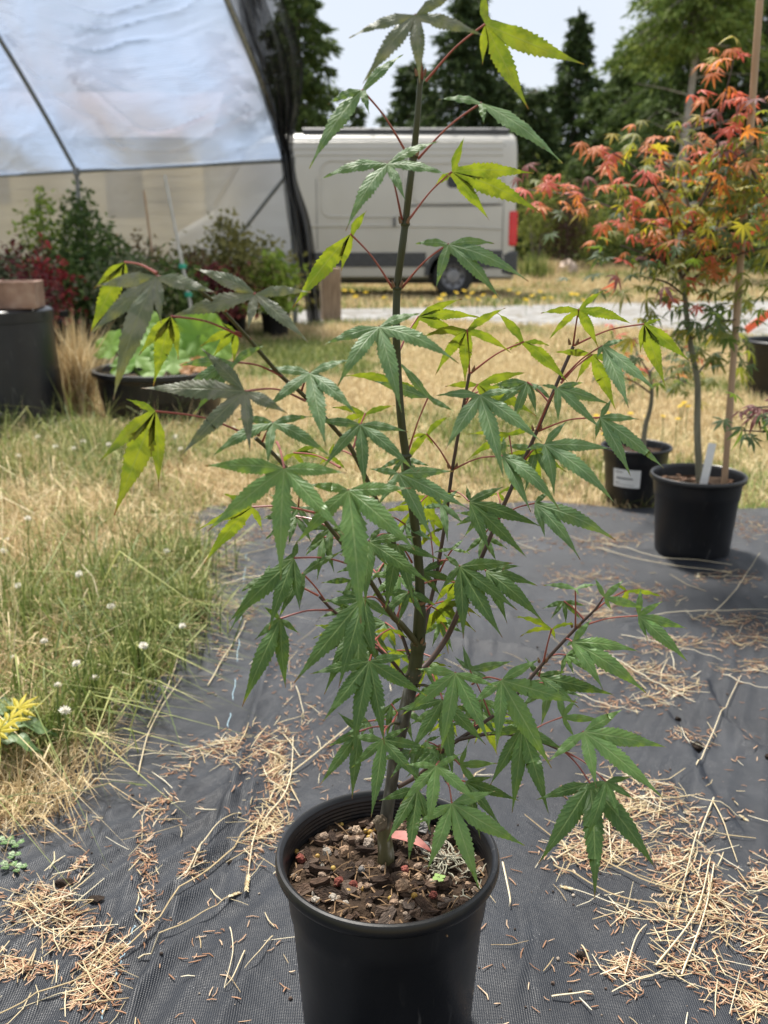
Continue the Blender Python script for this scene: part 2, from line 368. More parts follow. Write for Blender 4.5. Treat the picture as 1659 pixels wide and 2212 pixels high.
# mid lawn
x, y = scatter(150000, 3.1, 11.5, -0.46, 0.46, 9)
ok = (~on_cloth(x, y, 0.0)) & (y < road_near(x) - 0.05 + 0.12 * np.sin(x * 3) + np.abs(rng.normal(0, 0.22, len(x)))); x, y = x[ok], y[ok]
gp = nfield(x, y, 0.75, 21.0) + 0.35 * nfield(x, y, 3.0, 5.0) + 0.30 * np.exp(-((x + 1.0) / 0.9) ** 2) * (y > 6.5) + 0.30 * (y < 4.1) * np.clip((x + 0.2) * 0.8, -0.5, 1)
gmask = gp + rng.normal(0, 0.16, len(x)) > 0.30
hh = rng.uniform(0.03, 0.075, len(x)) * (1 + 0.06 * y); ww = rng.uniform(0.0025, 0.006, len(x)) * (0.5 + y * 0.14)
d_ = ~gmask
tag(blades('mown_dry_lawn', np.stack([x[d_], y[d_]], 1), hh[d_], ww[d_], 0.9, far_m, seed=7), 'sun bleached dry lawn between the cloth and the drive', 'lawn', None, 'stuff')
tag(blades('green_lawn_patches', np.stack([x[gmask], y[gmask]], 1), hh[gmask] * 1.05, ww[gmask], 0.7, green_m, seed=8), 'green patches of lawn between the cloth and the drive', 'lawn', None, 'stuff')
# beyond the drive
x, y = scatter(60000, 13.4, 27, -0.30, 0.50, 12)
roadf = np.interp(x, [q.x for q in far], [q.y for q in far]); ok = (y > roadf + 0.1 - np.abs(rng.normal(0, 0.4, len(x)))); x, y = x[ok], y[ok]
gp = nfield(x, y, 0.5, 2.0) + rng.normal(0, 0.2, len(x)); gmask = (gp > 0.22)
hh = rng.uniform(0.06, 0.18, len(x)) + np.clip((y - 20) * 0.05, 0, 0.35); hh = np.where((np.abs(x + 0.5) < 4.5) & (y > 15) & (y < 20), hh * 0.45, hh); ww = rng.uniform(0.012, 0.03, len(x)); d_ = ~gmask
tag(blades('far_dry_verge', np.stack([x[d_], y[d_]], 1), hh[d_], ww[d_], 0.6, far_m, seed=14), 'pale dry verge grass around the parked van', 'grass', None, 'stuff')
tag(blades('far_green_verge', np.stack([x[gmask], y[gmask]], 1), hh[gmask], ww[gmask], 0.6, green_m, seed=15), 'green verge grass beyond the gravel drive', 'grass', None, 'stuff')

# a coarse green tussock and long seed stems at the edge of the cloth
def tussock(name, c, n, h, spread, m, seed, lean=0.8, width=0.004):
    r = np.random.default_rng(seed); a = r.uniform(0, 6.28, n); q = np.abs(r.normal(0, spread, n))
    return blades(name, np.stack([c.x + q * np.cos(a), c.y + q * np.sin(a)], 1), r.uniform(0.5, 1.0, n) * h, np.full(n, width), lean, m, seed=seed + 50)
tag(tussock('grass_tussock', G(330, 1400), 300, 0.17, 0.07, green_m, 31, 1.0), 'long green grass tussock bending over the left edge of the cloth', 'grass tuft', None, 'stuff')
tag(tussock('grass_tussock', G(60, 1380), 260, 0.20, 0.09, green_m, 32), 'green grass tussock at the left photo edge', 'grass tuft', None, 'stuff')
tag(tussock('grass_tussock', G(420, 990), 420, 0.17, 0.22, green_m, 33, 0.6), 'green grass tussock in front of the round leafy planter', 'grass tuft', None, 'stuff')
for k_, (x_, y_, lb_) in enumerate(((415, 1235, 'green tuft at the cloth edge below the round planter'), (405, 1345, 'green tuft at the widest bulge of the left grass edge'), (300, 1470, 'green tuft on the grass edge left of the straw heap'), (205, 1545, 'green tuft at the cloth edge right of the yellow leaves'), (110, 1610, 'green tuft at the cloth edge near the dock leaves'), (180, 1180, 'green tuft in the dry left grass'), (30, 1060, 'green tuft below the upturned black pot'))):
    tag(tussock('grass_tuft', G(x_, y_), 170, 0.19, 0.06, green_m, 60 + k_, 0.9, 0.0042), lb_, 'grass tuft', 'green tufts along the left grass', 'stuff')
tag(tussock('dead_grass_clump', G(175, 905), 420, 0.62, 0.06, straw_m, 34, 0.35, 0.007), 'tall tan dead grass clump behind the upturned black pot', 'grass tuft', None, 'stuff')
tag(tussock('verge_grass_clump', G(1150, 612), 300, 0.75, 0.25, green_m, 35, 0.35, 0.03), 'tall green grass clump behind the van tail', 'grass tuft', None, 'stuff')
tag(tussock('verge_grass_clump', G(1185, 606), 300, 0.6, 0.3, far_m, 36, 0.35, 0.03), 'tall straw coloured grass clump left of the boulder', 'grass tuft', None, 'stuff')

# ============================================================ GREENHOUSE, SHED, VAN, POST
steel = pmat('galvanised_steel', [(0.3, (0.20, 0.21, 0.21)), (0.7, (0.34, 0.34, 0.33))], 30, 0.5, 0.1, metal=0.6)
def film_material(name, o0, o1, tint):
    m, t, l = newmat(name)
    out = t.nodes.new('ShaderNodeOutputMaterial'); tr = t.nodes.new('ShaderNodeBsdfTransparent'); tl = t.nodes.new('ShaderNodeBsdfTranslucent')
    p = t.nodes.new('ShaderNodeBsdfPrincipled'); m1 = t.nodes.new('ShaderNodeMixShader'); m2 = t.nodes.new('ShaderNodeMixShader')
    n1 = noise(t, 1.2, 3, dist=0.5, stretch=(1, 1, 3.2)); n2 = ramp(t, noise(t, 0.55, 3, dist=0.4), [(0.36, (0, 0, 0)), (0.64, (1, 1, 1))])
    tr.inputs[0].default_value = (0.90, 0.93, 0.97, 1)
    tl.inputs[0].default_value = (*tint, 1); p.inputs['Base Color'].default_value = (0.40, 0.45, 0.55, 1); p.inputs['Roughness'].default_value = 0.14
    c = t.nodes.new('ShaderNodeTexCoord'); wv = t.nodes.new('ShaderNodeTexWave'); wv.bands_direction = 'Z'; wv.inputs['Scale'].default_value = 14; l(c.outputs['Object'], wv.inputs['Vector'])
    ad = t.nodes.new('ShaderNodeMath'); ad.operation = 'MULTIPLY_ADD'; l(wv.outputs['Fac'], ad.inputs[0]); ad.inputs[1].default_value = 0.05; l(n1, ad.inputs[2])
    nb = bump(t, ad.outputs[0], 0.5, 0.15); l(nb, p.inputs['Normal']); l(nb, tl.inputs['Normal'])
    m1.inputs[0].default_value = 0.45; l(tl.outputs[0], m1.inputs[1]); l(p.outputs[0], m1.inputs[2])
    mr = t.nodes.new('ShaderNodeMapRange'); mr.inputs[3].default_value = o0; mr.inputs[4].default_value = o1; l(n2, mr.inputs[0])
    rf = t.nodes.new('ShaderNodeBsdfRefraction'); rf.inputs['IOR'].default_value = 1.12; rf.inputs['Roughness'].default_value = 0.55; rf.inputs['Color'].default_value = (0.86, 0.91, 1.0, 1)
    m3 = t.nodes.new('ShaderNodeMixShader'); m3.inputs[0].default_value = 0.70; l(tr.outputs[0], m3.inputs[1]); l(rf.outputs[0], m3.inputs[2])
    l(mr.outputs[0], m2.inputs[0]); l(m3.outputs[0], m2.inputs[1]); l(m1.outputs[0], m2.inputs[2]); l(m2.outputs[0], out.inputs[0]); return m
F1 = G(638, 702); F1 = Vector((F1.x, F1.y, 0))
HIP = P(612, 346, F1.y).z
h2 = P(165, 372, 13.0); F2 = Vector((h2.x, h2.y, 0))
wd = (F2 - F1).normalized(); inn = Vector((-wd.y, wd.x, 0)); inn = inn if inn.y < 0 else -inn
SP = (F2 - F1).length; GW = 6.2; GR = 3.25
gh = empty('hoop_greenhouse', F1, 'translucent plastic covered hoop greenhouse with steel pipe frame', 'greenhouse')
def arch(b0, k, off=0.0):
    """point on the hoop section: k 0..1 over foot, hip, crown, other hip, other foot"""
    if k < 0.2: return b0 + Vector((0, 0, HIP * k / 0.2)) - inn * off
    if k > 0.8: return b0 + inn * (GW + off) + Vector((0, 0, HIP * (1 - k) / 0.2))
    t = (k - 0.2) / 0.3; a = GW / 2; u = t if t <= 1 else 2 - t
    s = (a + off) * u - off; z = HIP + (GR + off) * (1 - (1 - u) ** 1.5)
    return b0 + inn * (s if t <= 1 else GW - s) + Vector((0, 0, z))
HOOPS = [F1, F2, F1 + wd * SP * 2, F1 + wd * SP * 3]
for b0 in HOOPS:
    MB().tube([arch(b0, i / 40) for i in range(41)], 0.03, 8).build('hoop_pipe', steel, gh)
for kk in (0.2, 0.5, 0.8):
    MB().tube([arch(F1, kk), arch(HOOPS[-1], kk)], 0.024, 8).build('purlin_pipe', steel, gh)
# diagonal brace at the open end
MB().tube([arch(F1, 0.19), F1 + wd * 0.95 + Vector((0, 0, HIP - 0.95)), F1 + wd * 1.9 + Vector((0, 0, 0.05))], 0.022, 8).build('diagonal_brace', steel, gh)
for b0 in (F1, F2):
    MB().lathe(arch(b0, 0.2) - Vector((0, 0, 0.05)), [(0.03, 0), (0.05, 0.01), (0.05, 0.09), (0.03, 0.1)], 10).build('pipe_coupling', steel, gh)
film_m = film_material('clear_side_film', 0.16, 0.32, (0.42, 0.43, 0.45)); roof_f = film_material('woven_roof_film', 0.26, 0.90, (0.35, 0.45, 0.64))
def film_sheet(name, k0, k1, nu=90, nv=60):
    vs = []; r = random.Random(4)
    for j in range(nv + 1):
        k = k0 + (k1 - k0) * j / nv
        for i in range(nu + 1):
            u = i / nu; q = arch(F1 + wd * (u * SP * 3), k, 0.035)
            cell = (u * 3) % 1.0; sag = 0.10 * math.sin(math.pi * cell) ** 0.7
            z = q.z
            ph = 15 * z - 5.0 * (cell - 0.45) ** 2 * 4 + 6 * mnoise.noise(Vector((u * 5, z * 0.9, 1))) + 2.5 * mnoise.noise(Vector((u * 14, z * 2.5, 4))); wr = 0.034 * (1 - abs(math.sin(ph))) ** 4 * (0.3 + math.sin(math.pi * cell)) * (1.0 if 0.2 < k < 0.5 else 0.25) * max(0.1, 0.55 + 1.2 * mnoise.noise(Vector((u * 9, z * 2.0, 3))))
            wr += 0.04 * mnoise.noise(Vector((u * 7, z * 2.2, 5))) + 0.008 * mnoise.noise(Vector((u * 20, z * 7, 9)))
            nrm = (arch(F1, min(k + 0.01, 1)) - arch(F1, max(k - 0.01, 0))).cross(wd).normalized()
            if nrm.dot(inn) > 0 and k < 0.5: nrm = -nrm
            q2 = q + nrm * (0.03 + wr - (sag if 0.2 < k < 0.8 else 0.2 * sag))
            vs.append(q2)
    mb = MB().add(vs, [(j * (nu + 1) + i, j * (nu + 1) + i + 1, (j + 1) * (nu + 1) + i + 1, (j + 1) * (nu + 1) + i) for j in range(nv) for i in range(nu)])
    return mb.build(name, roof_f if 'roof' in name else film_m, gh)
film_sheet('side_film', 0.012, 0.2, 90, 30); film_sheet('roof_film', 0.2, 0.5, 200, 240); film_sheet('far_roof_film', 0.5, 0.8, 40, 20); film_sheet('far_side_film', 0.8, 0.988, 40, 6)

# black shade netting gathered at the open end
def net_material():
    m, t, l = newmat('black_shade_net')
    out = t.nodes.new('ShaderNodeOutputMaterial'); tr = t.nodes.new('ShaderNodeBsdfTransparent'); p = t.nodes.new('ShaderNodeBsdfPrincipled'); ms = t.nodes.new('ShaderNodeMixShader')
    l(ramp(t, noise(t, 6, 4), [(0.3, (0.010, 0.010, 0.011)), (0.7, (0.028, 0.028, 0.030))]), p.inputs['Base Color']); p.inputs['Roughness'].default_value = 0.6
    f = ramp(t, noise(t, 3.5, 4, dist=1.0, stretch=(1, 1, 0.25)), [(0.35, (0.66, 0.66, 0.66)), (0.65, (0.97, 0.97, 0.97))])
    l(f, ms.inputs[0]); l(tr.outputs[0], ms.inputs[1]); l(p.outputs[0], ms.inputs[2]); l(ms.outputs[0], out.inputs[0]); return m
net = empty('shade_netting', F1 - inn * 0.1, 'black shade netting gathered over the open end of the greenhouse', 'shade net')
net_m = net_material()
def net_strip(name, left, right, Y, folds, amp, seed):
    lp = smooth_path([Vector((x, y, 0)) for x, y in left], 10); rp_ = smooth_path([Vector((x, y, 0)) for x, y in right], 10)
    n = min(len(lp), len(rp_)); vs = []; nu = 28
    for j in range(n):
        for i in range(nu + 1):
            u = i / nu; q = lp[j].lerp(rp_[j], u); Yv = Y(q.y) + amp * math.sin(folds * 6.283 * u + 2 * mnoise.noise(Vector((j * 0.08, u, seed))) + 0.05 * j)
            vs.append(P(q.x, q.y, Yv))
    return MB().add(vs, [(j * (nu + 1) + i, j * (nu + 1) + i + 1, (j + 1) * (nu + 1) + i + 1, (j + 1) * (nu + 1) + i) for j in range(n - 1) for i in range(nu)]).build(name, net_m, net)
Yn = lambda py: F1.y - 0.10 - max(0, (345 - py)) / 345 * 0.55
net_strip('upper_net', [(470, -60), (487, 0), (505, 55), (540, 130), (568, 215), (590, 285), (606, 335)], [(585, -60), (612, 0), (640, 70), (655, 140), (650, 215), (636, 285), (632, 335)], Yn, 4.3, 0.07, 2.0)
net_strip('upper_net', [(500, -60), (520, 0), (535, 55), (560, 130), (580, 215), (597, 285), (608, 335)], [(560, -60), (575, 0), (600, 70), (625, 140), (632, 215), (624, 285), (626, 335)], lambda py: Yn(py) - 0.12, 3.3, 0.05, 6.0)
net_strip('lower_net', [(604, 325), (612, 400), (622, 480), (638, 560), (656, 640), (664, 700)], [(634, 325), (642, 390), (668, 470), (684, 560), (692, 640), (694, 700)], lambda py: F1.y - 0.14, 2.6, 0.07, 3.0)
net_strip('lower_net', [(606, 325), (618, 400), (632, 480), (650, 560), (664, 640), (668, 700)], [(630, 325), (636, 390), (660, 470), (676, 560), (684, 640), (690, 700)], lambda py: F1.y - 0.27, 2.0, 0.05, 8.0)

# cream shed seen through the plastic
cream = pmat('cream_painted_boards', [(0.3, (0.84, 0.68, 0.42)), (0.7, (0.90, 0.75, 0.49))], 1.5, 0.8)
slate = pmat('blue_grey_trim', [(0.3, (0.025, 0.04, 0.075)), (0.7, (0.045, 0.065, 0.105))], 3, 0.5)
roofm = pmat('pinkish_roof', [(0.3, (0.34, 0.27, 0.29)), (0.7, (0.46, 0.38, 0.40))], 4, 0.8)
YS = 21.0
shed = empty('cream_shed', (P(150, 560, YS).x, YS, 0), 'cream boarded shed with dark windows behind the greenhouse plastic', 'shed')
xl, xr = P(-420, 500, YS).x, P(442, 500, YS).x
zt = P(200, 300, YS).z
nb = 12
for i in range(nb):                                     # horizontal boards
    z0, z1 = zt * i / nb, zt * (i + 1) / nb
    MB().box(((xl + xr) / 2, YS + 1.5 - 0.012 * (i % 2), (z0 + z1) / 2), (xr - xl, 3.0, z1 - z0 - 0.015)).build('wall_board', cream, shed, False)
MB().add([(xl - .3, YS - .3, zt), (xr + .3, YS - .3, zt), (xr + .3, YS + 1.5, zt + 1.1), (xl - .3, YS + 1.5, zt + 1.1), (xr + .3, YS + 3.3, zt), (xl - .3, YS + 3.3, zt)], [(0, 1, 2, 3), (3, 2, 4, 5), (1, 4, 2), (0, 3, 5)]).build('roof', roofm, shed, False)
for (a, b, c, d) in ((226, 366, 312, 470), (-30, 365, 22, 440), (-260, 365, -190, 460)):
    q0, q1 = P(a, b, YS - 0.05), P(c, d, YS - 0.05)
    wn = MB().box(((q0.x + q1.x) / 2, YS - 0.02, (q0.z + q1.z) / 2), (q1.x - q0.x, 0.06, q0.z - q1.z)).build('window', slate, shed, False)
# blue grey lean-to between shed and van
lean = empty('grey_outbuilding', (P(520, 560, YS).x, YS + .3, 0), 'blue grey outbuilding right of the cream shed behind the plastic', 'shed')
a, b = P(446, 500, YS + .3).x, P(585, 500, YS + .3).x
grey_b = pmat('grey_blue_wall', [(0.3, (0.12, 0.18, 0.26)), (0.7, (0.18, 0.25, 0.34))], 1.0, 0.8)
MB().box(((a + b) / 2, YS + 1.6, zt * 0.42), (b - a, 2.6, zt * 0.84)).build('wall', grey_b, lean, False)
MB().box(((a + b) / 2, YS + 1.6, zt * 0.84 + .06), (b - a + .3, 3.0, 0.12)).build('roof', slate, lean, False)

# wooden post in front of the greenhouse corner
wood = pmat('weathered_wood', [(0.3, (0.20, 0.135, 0.085)), (0.6, (0.36, 0.26, 0.17)), (0.8, (0.44, 0.34, 0.24))], 10, 0.85, 0.4, 30, stretch=(8, 8, 0.6))
q = G(715, 697); wdt = 40 * mpp(q.y, 697); ht = P(715, 578, q.y).z
post = MB().box((q.x, q.y, ht / 2 - .1), (wdt, wdt, ht + .2), Matrix.Rotation(0.2, 3, 'Z')).build('wooden_post', wood, None, False, bevel=0.012)
tag(post, 'short square weathered wooden post beside the greenhouse corner', 'post')

# ------------------------------------------------------------ white cargo van
VY = 17.0; VS = 1 / mpp(VY, 560)
g0 = G(1113, 642); VY = g0.y; VS = 1 / mpp(VY, 560)
VX = P(1113, 560, VY).x
van = empty('cargo_van', (VX - 3.0, VY + 1.0, 0), 'white high roof cargo van parked side on beyond the drive', 'van')
def vx(px): return VX + (px - 1113) / VS
def vz(py): return max(0.0, P(829, py, VY).z)
paint = pmat('off_white_paint', [(0.3, (0.46, 0.44, 0.395)), (0.7, (0.51, 0.49, 0.44))], 1.2, 0.38, coat=0.35)
trim = pmat('grey_plastic_trim', [(0.3, (0.045, 0.047, 0.05)), (0.7, (0.075, 0.077, 0.08))], 20, 0.6)
glass = pmat('tinted_glass', [(0.3, (0.006, 0.007, 0.008)), (0.7, (0.012, 0.013, 0.014))], 2, 0.08)
rubber = pmat('tyre_rubber', [(0.3, (0.018, 0.018, 0.018)), (0.7, (0.035, 0.034, 0.033))], 20, 0.8)
steelw = pmat('wheel_steel', [(0.3, (0.20, 0.20, 0.21)), (0.7, (0.32, 0.32, 0.33))], 8, 0.45, metal=0.5)
zr, zs = vz(283), vz(604)                               # roof, sill
HWD = 1.0
def section(x, zroof, inset, zsill=zs, tum=0.12):
    """closed cross-section at station x; the near side faces the camera"""
    zc = zsill + (zroof - zsill) * 0.52; pts = []
    half = [(0.90, zsill), (0.985, zsill + 0.05), (1.0, zsill + 0.35), (0.995, zc), (0.965, zsill + (zroof - zsill) * 0.78), (0.925, zroof - 0.27), (0.885, zroof - 0.15), (0.82, zroof - 0.07), (0.70, zroof - 0.015), (0.4, zroof + 0.02)]
    for h, z in half: pts.append((x, VY + HWD - (h - inset) * HWD, z))
    for h, z in half[::-1]: pts.append((x, VY + HWD + (h - inset) * HWD, z))
    return pts
st = [(VX - 0.0, zr - 0.10, 0.13), (VX - 0.02, zr - 0.05, 0.07), (VX - 0.07, zr - 0.015, 0.025), (VX - 0.16, zr, 0.0), (VX - 1.5, zr + .01, 0.0), (VX - 3.0, zr + .01, 0.0), (VX - 3.9, zr, 0.0), (VX - 4.25, zr - 0.05, 0.0), (VX - 4.5, zr - 0.22, 0.01), (VX - 5.15, 1.45, 0.03), (VX - 5.75, 1.12, 0.06), (VX - 5.95, 0.95, 0.14)]
secs = [section(*a_) for a_ in st]; ns = len(secs[0]); bm_ = MB()
bm_.add([v for s_ in secs for v in s_], [(i * ns + k, i * ns + (k + 1) % ns, (i + 1) * ns + (k + 1) % ns, (i + 1) * ns + k) for i in range(len(secs) - 1) for k in range(ns)] + [tuple(range(ns))[::-1], tuple(range((len(secs) - 1) * ns, len(secs) * ns))])
body = bm_.build('body', paint, van)
WX, WZ, WR = vx(980), 0.345, 0.345
WX2 = WX - 3.7
cut = MB()
for wx in (WX, WX2): 
    cut.tube([(wx, VY - 0.3, WZ + .02), (wx, VY + 2.3, WZ + .02)], 0.43, 28)
cutter = cut.build('cutter', None, None, False)
bo = body.modifiers.new('b', 'BOOLEAN'); bo.operation = 'DIFFERENCE'; bo.object = cutter; bo.solver = 'EXACT'
bpy.context.view_layer.update()
me2 = bpy.data.meshes.new_from_object(body.evaluated_get(bpy.context.evaluated_depsgraph_get()))
body.modifiers.clear(); body.data = me2; bpy.data.objects.remove(cutter, do_unlink=True)
def wheel(wx, wy, sgn):
    t_ = MB(); n = 32; prof = [(0.21, 0.10), (0.30, 0.115), (0.335, 0.10), (0.345, 0.06), (0.345, -0.06), (0.335, -0.10), (0.30, -0.115), (0.21, -0.10)]
    def ring(mb, pr):
        vs = [(wx + r_ * math.cos(6.2832 * k / n), wy + sgn * z_, WZ + r_ * math.sin(6.2832 * k / n)) for r_, z_ in pr for k in range(n)]
        mb.add(vs, [(i * n + k, i * n + (k + 1) % n, (i + 1) * n + (k + 1) % n, (i + 1) * n + k) for i in range(len(pr) - 1) for k in range(n)]); return mb
    wh = ring(t_, prof).build('wheel', rubber, van)
    ring(MB(), [(0.215, 0.105), (0.20, 0.085), (0.17, 0.05), (0.13, 0.04), (0.11, 0.075), (0.06, 0.08), (0.0, 0.08)]).build('rim', steelw, wh)
    hb = MB()
    for k in range(8):
        a_ = 6.283 * k / 8; hb.box((wx + 0.155 * math.cos(a_), wy + sgn * 0.055, WZ + 0.155 * math.sin(a_)), (0.035, 0.02, 0.035))
    hb.build('rim_vents', rubber, wh, False)
for wx in (WX, WX2):
    wheel(wx, VY + 0.16, -1); wheel(wx, VY + 2 * HWD - 0.16, 1)
MB().tube([(WX, VY + .1, WZ), (WX, VY + 1.9, WZ)], 0.06, 8).build('axle', trim, van)
MB().box((VX - 3.0, VY + HWD, zs - 0.02), (5.2, 1.3, 0.12)).build('underbody', trim, van, False)
def side_y(z):                                          # skin of the near side at height z
    f_ = (z - zs) / (zr - zs)
    return VY + HWD - HWD * float(np.interp(f_, [0, 0.03, 0.16, 0.52, 0.78, 0.885, 0.935, 0.97, 1], [0.9, 0.985, 1.0, 0.995, 0.965, 0.925, 0.885, 0.82, 0.70]))
def on_side(px, py, d=0.0): z = vz(py); return Vector((vx(px), side_y(z) - d, z))
def side_panel(name, pts, m, d0=0.004, d1=0.02, parent=van):
    """a plate following the van side, outline in photo pixels (convex)"""
    c = (sum(p_[0] for p_ in pts) / len(pts), sum(p_[1] for p_ in pts) / len(pts)); n = len(pts)
    ins = [(c[0] + (x_ - c[0]) * 0.97, c[1] + (y_ - c[1]) * 0.94) for x_, y_ in pts]
    vs = [on_side(*p_, -0.03) for p_ in pts] + [on_side(*p_, d1) for p_ in ins]
    return MB().add(vs, [(i, (i + 1) % n, n + (i + 1) % n, n + i) for i in range(n)] + [tuple(range(n, 2 * n))]).build(name, m, parent, False)
def rrect(a, b, c, d, r, n=4):
    out = []
    for cx, cy, a0 in ((c - r, b + r, -90), (c - r, d - r, 0), (a + r, d - r, 90), (a + r, b + r, 180)):
        for k in range(n + 1):
            an = R(a0 + 90 * k / n); out.append((cx + r * math.cos(an), cy + r * math.sin(an)))
    return out
# black moulding strip along the flank, bumper, lamp, window, panel seams
def strip(name, pxs, y0, y1, m, d):
    n = len(pxs); vs = []
    for px in pxs:
        for py, dd in ((y0, -0.02), (y0 + 1, d), (y1 - 1, d), (y1, -0.02)): vs.append(on_side(px, py, dd))
    return MB().add(vs, [(i * 4 + k, i * 4 + k + 1, (i + 1) * 4 + k + 1, (i + 1) * 4 + k) for i in range(n - 1) for k in range(3)] + [(0, 1, 2, 3), (4 * n - 4, 4 * n - 3, 4 * n - 2, 4 * n - 1)]).build(name, m, van, False)
strip('moulding_strip', [560, 640, 720, 800, 873, 920], 545, 577, trim, 0.02); strip('moulding_strip', [1030, 1060, 1085], 540, 580, trim, 0.02)
def wa(r_, a0, a1, n=12): return [(WX + r_ * math.cos(R(a0 + (a1 - a0) * k / n)), WZ + .02 + r_ * math.sin(R(a0 + (a1 - a0) * k / n))) for k in range(n + 1)]
o1, o2 = wa(0.50, 0, 180), wa(0.425, 0, 180)
MB().add([(x_, VY - 0.015, z_) for x_, z_ in o1] + [(x_, VY - 0.015, z_) for x_, z_ in o2] + [(x_, VY + .1, z_) for x_, z_ in o1] + [(x_, VY + .1, z_) for x_, z_ in o2], [f_ for i in range(12) for f_ in ((i, i + 1, 14 + i, 13 + i), (i, 26 + i, 27 + i, i + 1), (13 + i, 14 + i, 40 + i, 39 + i))]).build('wheel_arch_lip', trim, van)
MB().box((VX - 0.10, VY + HWD, vz(568)), (0.30, 2.0, vz(540) - vz(592))).build('rear_bumper', trim, van, False, bevel=0.05)
red = pmat('red_lamp_lens', [(0.3, (0.55, 0.010, 0.012)), (0.7, (0.70, 0.03, 0.03))], 4, 0.15, spec=0.6)
lampo = MB().box((VX - 0.055, VY + 0.10, (vz(456) + vz(531)) / 2), (0.15, 0.20, vz(456) - vz(531))).build('tail_lamp', red, van, False, bevel=0.025)
win = side_panel('side_window', rrect(962, 376, 1068, 406, 9), glass, d1=0.008)
def seam(name, pts, m, r=0.012, closed=False, d=0.004):
    p_ = [on_side(x_, y_, d) for x_, y_ in pts]
    if closed: p_.append(p_[0])
    return MB().tube(p_, r, 6).build(name, m, van)
seam('panel_bead', rrect(697, 347, 868, 468, 20), paint, 0.016, True); seam('panel_bead', rrect(893, 352, 1082, 438, 16), paint, 0.016, True)
for y_ in (306, 320, 334): seam('roof_side_bead', [(560, y_), (700, y_), (860, y_), (1000, y_), (1080, y_)], paint, 0.014)
seam('flank_crease', [(560, 490), (700, 488), (860, 488), (1000, 490), (1080, 494)], paint, 0.02)
gap = pmat('door_gap', [(0.3, (0.10, 0.10, 0.10)), (0.7, (0.14, 0.14, 0.14))], 5, 0.8)
for x_ in (686, 876, 1084): seam('door_gap', [(x_, 312), (x_, 400), (x_, 480), (x_, 540)], gap, 0.006)
seam('sliding_rail', [(884, 444), (960, 444), (1040, 443), (1080, 442)], gap, 0.014)
MB().tube([on_side(852, 470, .03), on_side(852, 490, .03)], 0.02, 6).build('door_handle', trim, van)
rack = MB()
for yy in (VY + .3, VY + 1.7): rack.tube([(VX - .15, yy, zr + .03), (VX - 3.6, yy, zr + .03)], 0.05, 6)
rk = rack.build('roof_rack', trim, van)
for k in range(6): MB().box((VX - .4 - .68 * k, VY + 1.0, zr + .03), (0.08, 1.5, 0.07)).build('crossbar', trim, rk, False)
MB().add([(VX - 4.56, VY + .18, zr - .29), (VX - 4.56, VY + 1.82, zr - .29), (VX - 5.16, VY + 1.86, 1.50), (VX - 5.16, VY + .14, 1.50)], [(0, 1, 2, 3)]).build('windscreen', glass, van, False)

# ============================================================ TREES AND SHRUBS
def leafy(name, C, D, Ls, Ws, m, parent, seed=0, fold=0.25):
    """many folded diamond leaves: centres C, directions D, lengths, widths -> one crown mesh"""
    r = np.random.default_rng(seed); n = len(C); D = D / (np.linalg.norm(D, axis=1, keepdims=True) + 1e-9)
    A = r.normal(0, 1, (n, 3)); Sd = np.cross(D, A); Sd /= (np.linalg.norm(Sd, axis=1, keepdims=True) + 1e-9); U = np.cross(Sd, D)
    V = np.zeros((n, 4, 3)); V[:, 0] = C; V[:, 2] = C + D * Ls[:, None]
    mid = C + D * (Ls * 0.42)[:, None] - U * (Ws * fold)[:, None]
    V[:, 1] = mid + Sd * (Ws / 2)[:, None]; V[:, 3] = mid - Sd * (Ws / 2)[:, None]
    off = np.array(org(parent)); V -= off
    base = (np.arange(n) * 4)[:, None]; ff = (base + np.array([0, 1, 2, 0, 2, 3])[None]).ravel()
    return link(name, fast_mesh(name, V.reshape(-1, 3), ff, np.full(2 * n, 3)), m, parent)
bark_m = pmat('grey_bark', [(0.3, (0.10, 0.085, 0.07)), (0.7, (0.24, 0.21, 0.185))], 6, 0.9, 0.6, 14, stretch=(4, 4, 0.8))
pale_bark = pmat('pale_grey_bark', [(0.3, (0.22, 0.20, 0.18)), (0.7, (0.40, 0.37, 0.34))], 6, 0.9, 0.6, 14, stretch=(4, 4, 0.8))
def con_m(name, a, b, c): return pmat(name, [(0.0, a), (0.5, b), (1.0, c)], rough=0.75, island=True, trans='same', tfac=0.25, spec=0.2)
con_dark = con_m('dark_needles', (0.030, 0.052, 0.020), (0.055, 0.088, 0.030), (0.11, 0.155, 0.052))
con_mid = con_m('mid_needles', (0.045, 0.075, 0.020), (0.080, 0.125, 0.034), (0.16, 0.22, 0.062))
con_light = con_m('yellow_green_needles', (0.075, 0.12, 0.024), (0.13, 0.19, 0.04), (0.25, 0.31, 0.08))
